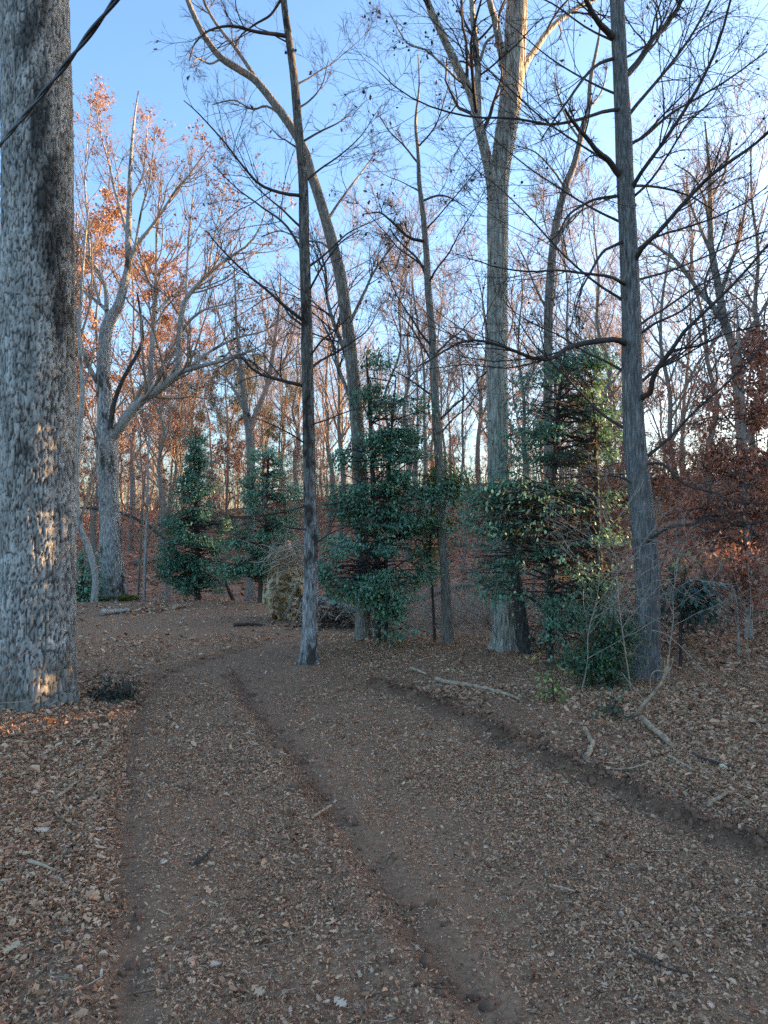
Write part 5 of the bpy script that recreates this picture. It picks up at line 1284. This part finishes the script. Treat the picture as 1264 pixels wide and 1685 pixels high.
# ------------------------------------------------------------------ leaf litter
def litter():
    rng = np.random.default_rng(800)
    PAL = [(.67, .40, .235, 4), (.49, .27, .152, 5), (.76, .49, .30, 4.2), (.29, .15, .084, 4.5), (.78, .56, .38, .8), (.58, .27, .14, .3)]
    def band(y0, y1, dens, tmpl, smin, smax, name, label, tilt, pal, curl, lift, track_only=None):
        A = (y1-y0)*(1.2*(y0+y1)/2+2.2)
        K = int(A*dens)
        y = np.sqrt(rng.uniform(y0*y0, y1*y1, K)); hw = .6*y+1.1
        x = rng.uniform(-1, 1, K)*hw
        c, red, dug = cover(x, y)
        keep = rng.random(K) < c*(.5+.5*sstep(.35, .6, fbm(x*2.3, y*2.3, 71, 3)))
        x, y, c = x[keep], y[keep], c[keep]; K = len(x)
        db, sb = seg_dist(x, y, BERM); dl, sl = seg_dist(x, y, LEFT_RUT)
        on_track = (sl > 0) & ((sb < 0) | (y > 7.2))
        size = rng.uniform(smin, smax, K)*np.exp(rng.normal(0, .25, K))*np.where(on_track, .62, 1.05)
        pos = np.stack([x, y, H(x, y)+lift+size*.10*rng.random(K)], 1)
        V, T = leaves(rng, pos, size, tmpl, tilt, curl)
        o = mesh(name, V, [T], M['litter'], (0, (y0+y1)/2, 0), None, smooth=False, colors=tints(rng, K, len(tmpl[0]), pal, .34))
        tag(o, label, 'leaf litter', None, 'stuff')
        return K
    def chips(y0, y1, dens, smin, smax, name, label):
        """crumbled bits as instances: one point each with its own turn, size and colour"""
        A = (y1-y0)*(1.2*(y0+y1)/2+2.2); K = int(A*dens)
        y = np.sqrt(rng.uniform(y0*y0, y1*y1, K)); x = rng.uniform(-1, 1, K)*(.6*y+1.1)
        c, red, dug = cover(x, y)
        keep = rng.random(K) < c*(.55+.45*sstep(.35, .6, fbm(x*2.3, y*2.3, 71, 3)))
        x, y = x[keep], y[keep]; K = len(x)
        db, sb = seg_dist(x, y, BERM); dl, sl = seg_dist(x, y, LEFT_RUT)
        size = rng.uniform(smin, smax, K)*np.exp(rng.normal(0, .38, K))*np.where((sl > 0) & ((sb < 0) | (y > 7.2)), .78, 1.1)
        scl = np.stack([size, size*rng.uniform(.14, .62, K), size*rng.uniform(-1.6, 2.2, K)], 1)
        rot = np.stack([rng.normal(0, .45, K), rng.normal(0, .45, K), rng.uniform(0, 6.283, K)], 1)
        pos = np.stack([x, y, H(x, y)+.003+size*.25*rng.random(K)], 1)
        me = bpy.data.meshes.new(name); me.vertices.add(K); me.vertices.foreach_set('co', pos.astype(np.float32).ravel())
        for nm, arr in (('turn', rot), ('size', scl), ('tint', tints(rng, K, 1, PAL, .34))):
            at = me.attributes.new(nm, 'FLOAT_VECTOR', 'POINT'); at.data.foreach_set('vector', arr.astype(np.float32).ravel())
        o = bpy.data.objects.new(name, me); COL.objects.link(o); tag(o, label, 'leaf litter', None, 'stuff')
        ng = bpy.data.node_groups.new('scatter_chips', 'GeometryNodeTree')
        ng.interface.new_socket('Geometry', in_out='INPUT', socket_type='NodeSocketGeometry'); ng.interface.new_socket('Geometry', in_out='OUTPUT', socket_type='NodeSocketGeometry')
        N, Lk = ng.nodes.new, ng.links.new
        gi, go = N('NodeGroupInput'), N('NodeGroupOutput')
        ci = N('GeometryNodeMeshCircle'); ci.fill_type = 'TRIANGLE_FAN'; ci.inputs['Vertices'].default_value = 6; ci.inputs['Radius'].default_value = .5
        ps = N('GeometryNodeInputPosition'); sx = N('ShaderNodeSeparateXYZ'); Lk(ps.outputs[0], sx.inputs[0])
        sq = N('ShaderNodeMath'); sq.operation = 'MULTIPLY'; Lk(sx.outputs[1], sq.inputs[0]); Lk(sx.outputs[1], sq.inputs[1])
        s2 = N('ShaderNodeMath'); s2.operation = 'MULTIPLY'; Lk(sx.outputs[0], s2.inputs[0]); Lk(sx.outputs[1], s2.inputs[1])
        ad = N('ShaderNodeMath'); ad.operation = 'MULTIPLY_ADD'; ad.inputs[1].default_value = .35; Lk(s2.outputs[0], ad.inputs[0]); Lk(sq.outputs[0], ad.inputs[2])
        cx = N('ShaderNodeCombineXYZ'); Lk(ad.outputs[0], cx.inputs[2])
        sp = N('GeometryNodeSetPosition'); Lk(ci.outputs[0], sp.inputs['Geometry']); Lk(cx.outputs[0], sp.inputs['Offset'])
        sm = N('GeometryNodeSetMaterial'); sm.inputs['Material'].default_value = M['chip']; Lk(sp.outputs[0], sm.inputs['Geometry'])
        def named(nm):
            a = N('GeometryNodeInputNamedAttribute'); a.data_type = 'FLOAT_VECTOR'; a.inputs['Name'].default_value = nm; return a.outputs['Attribute']
        er = N('FunctionNodeEulerToRotation'); Lk(named('turn'), er.inputs[0])
        ip = N('GeometryNodeInstanceOnPoints'); Lk(gi.outputs[0], ip.inputs['Points']); Lk(sm.outputs[0], ip.inputs['Instance']); Lk(er.outputs[0], ip.inputs['Rotation']); Lk(named('size'), ip.inputs['Scale'])
        Lk(ip.outputs[0], go.inputs[0])
        md = o.modifiers.new('chips', 'NODES'); md.node_group = ng
        me.materials.append(M['chip'])
    band(1.3, 5.2, 200, T_OAK, .028, .056, 'leaf_litter', 'whole curled oak leaves scattered on the near ground', .30, PAL, .35, .006)
    chips(1.3, 5.2, 34000, .006, .019, 'leaf_fragments', 'crumbled leaf fragments covering the near track')
    chips(5.2, 10.6, 9000, .010, .027, 'leaf_fragments', 'crumbled leaf cover around the feet of the nearest trees')
    band(5.2, 10.5, 200, T_ELL, .038, .068, 'leaf_litter', 'curled dry leaves around the feet of the nearest trees', .35, PAL, .35, .006)
    band(9.5, 19, 480, T_CHIP, .035, .075, 'leaf_litter', 'dry leaf cover on the crest and behind the first trees', .33, PAL, .2, .006)
    # hillside
    K = 50000; y = rng.uniform(18.5, 60, K); x = rng.uniform(-1, 1, K)*(.62*y+2)
    keep = rng.random(K) < sstep(18, 24, y+np.maximum(x, 0)*.75); x, y = x[keep], y[keep]; K = len(x)
    pos = np.stack([x, y, H(x, y)+.02], 1)
    V, T = leaves(rng, pos, rng.uniform(.13, .22, K), T_CHIP, .4)
    o = mesh('hillside_leaves', V, [T], M['litter'], (0, 40, 0), None, False, tints(rng, K, 4, [(.50, .22, .13, 3), (.58, .29, .18, 2), (.34, .14, .08, 2), (.62, .38, .25, .6)], .3))
    tag(o, 'red-brown fallen leaves blanketing the hillside', 'leaf litter', None, 'stuff')
    # right-hand slope at middle distance
    K = 9000; y = rng.uniform(8, 20, K); x = .2*y+rng.random(K)*(.5*y+1); pos = np.stack([x, y, H(x, y)+.01], 1)
    V, T = leaves(rng, pos, rng.uniform(.06, .12, K), T_ELL, .4, .3)
    o = mesh('beech_litter', V, [T], M['litter'], (4, 14, 0), None, False, tints(rng, K, 6, [(.48, .25, .15, 3), (.56, .35, .22, 2), (.3, .15, .09, 3)], .3))
    tag(o, 'brown beech leaves on the slope at the right', 'leaf litter', None, 'stuff')
    # straw and twig bits
    K = 5200; y = np.sqrt(rng.uniform(1.7, 90, K)); x = rng.uniform(-1, 1, K)*(.6*y+1)
    c, _, _ = cover(x, y); k = rng.random(K) < c+.1; x, y = x[k], y[k]; K = len(x)
    a = rng.uniform(0, 6.28, K); L = rng.uniform(.02, .085, K)*(1+.08*y)
    P = np.empty((K, 3, 3)); cz = H(x, y)+.008
    for j, t in enumerate((-.5, 0, .5)):
        P[:, j] = np.stack([x+np.cos(a)*L*t, y+np.sin(a)*L*t, cz+rng.random(K)*.012], 1)
    R = np.full((K, 3), .0015)*rng.uniform(.6, 1.7, K)[:, None]
    V, Q = tubes(P, R, 3)
    o = mesh('twig_bits', V, [Q], M['litter'], (0, 4, 0), None, True, tints(rng, K, 9, [(.36, .29, .20, 3), (.2, .14, .1, 3), (.1, .07, .05, 1)], .25))
    tag(o, 'broken straw and twig bits strewn over the litter', 'litter', None, 'stuff')
    # soil clods along the dug edges
    v, f = BALL; pos = []; rad = []
    for line, n, w in ((BERM, 2400, .085), (LEFT_RUT, 260, .06), (MID_RUT, 420, .09)):
        p = np.array(line); q = spline(np.c_[p, np.zeros(len(p))], 300)[:, :2]
        i = rng.integers(0, 300, n); c = q[i]+rng.normal(0, w, (n, 2)); pos.append(np.c_[c, H(c[:, 0], c[:, 1])]); rad.append(rng.gamma(1.5, .0046, n)+.003)
    pos = np.vstack(pos); rad = np.concatenate(rad); K = len(pos)
    V = v[None]*(1+rng.normal(0, .30, (K, 12, 1)))*rad[:, None, None]*rng.uniform(.5, 1.5, (K, 1, 3)); V = V+pos[:, None, :]
    o = mesh('soil_clods', V.reshape(-1, 3), [((np.arange(K)*12)[:, None, None]+f[None]).reshape(-1, 3)], plain('dug_soil', (.20, .108, .064), .95, .45, 40, .006), (1, 5, 0), None, False)
    tag(o, 'dark crumbled soil clods along the dug edges of the track', 'soil', None, 'stuff')
    # a few large pale leaves that stand out
    spots = [(68, 1372, .15), (128, 1395, .12), (20, 1570, .13), (45, 1410, .10), (165, 1372, .10), (1075, 1350, .09), (985, 1355, .09), (560, 1660, .10), (425, 1640, .11), (270, 1425, .07), (1100, 1610, .05), (1195, 1210, .09), (262, 1640, .05), (355, 1595, .08)]
    wh = ['at far left beside the bark strip', 'left of the left rut', 'at the lower left corner', 'at the left edge of the view', 'in the left leaf pile, by the rut', 'against the dug edge at right', 'below the dug edge of the track', 'at the bottom of the middle strip', 'at the bottom, right of the left rut', 'on bare soil in the left lane', 'on the lower right of the track', 'on the litter right of the splintered stem', 'at the bottom by the left rut', 'low in the left lane']
    for (px, py, s), w in zip(spots, wh):
        g = ground_at(px, py)[None]; g[:, 2] += .022
        T2 = (np.array([t*np.array([1, 1.35, 1.5]) for t in T_OAK[0]]), T_OAK[1])
        V, T = leaves(rng, g, np.array([s*.55]), T2, .25, .5)
        o = mesh('fallen_leaf', V, [T], M['litter'], g[0], None, False, tints(rng, 1, len(T2[0]), [(.60, .45, .31, 2), (.55, .37, .22, 1)], .1))
        tag(o, 'large pale curled leaf lying '+w, 'leaf', 'large pale fallen leaves')
litter()
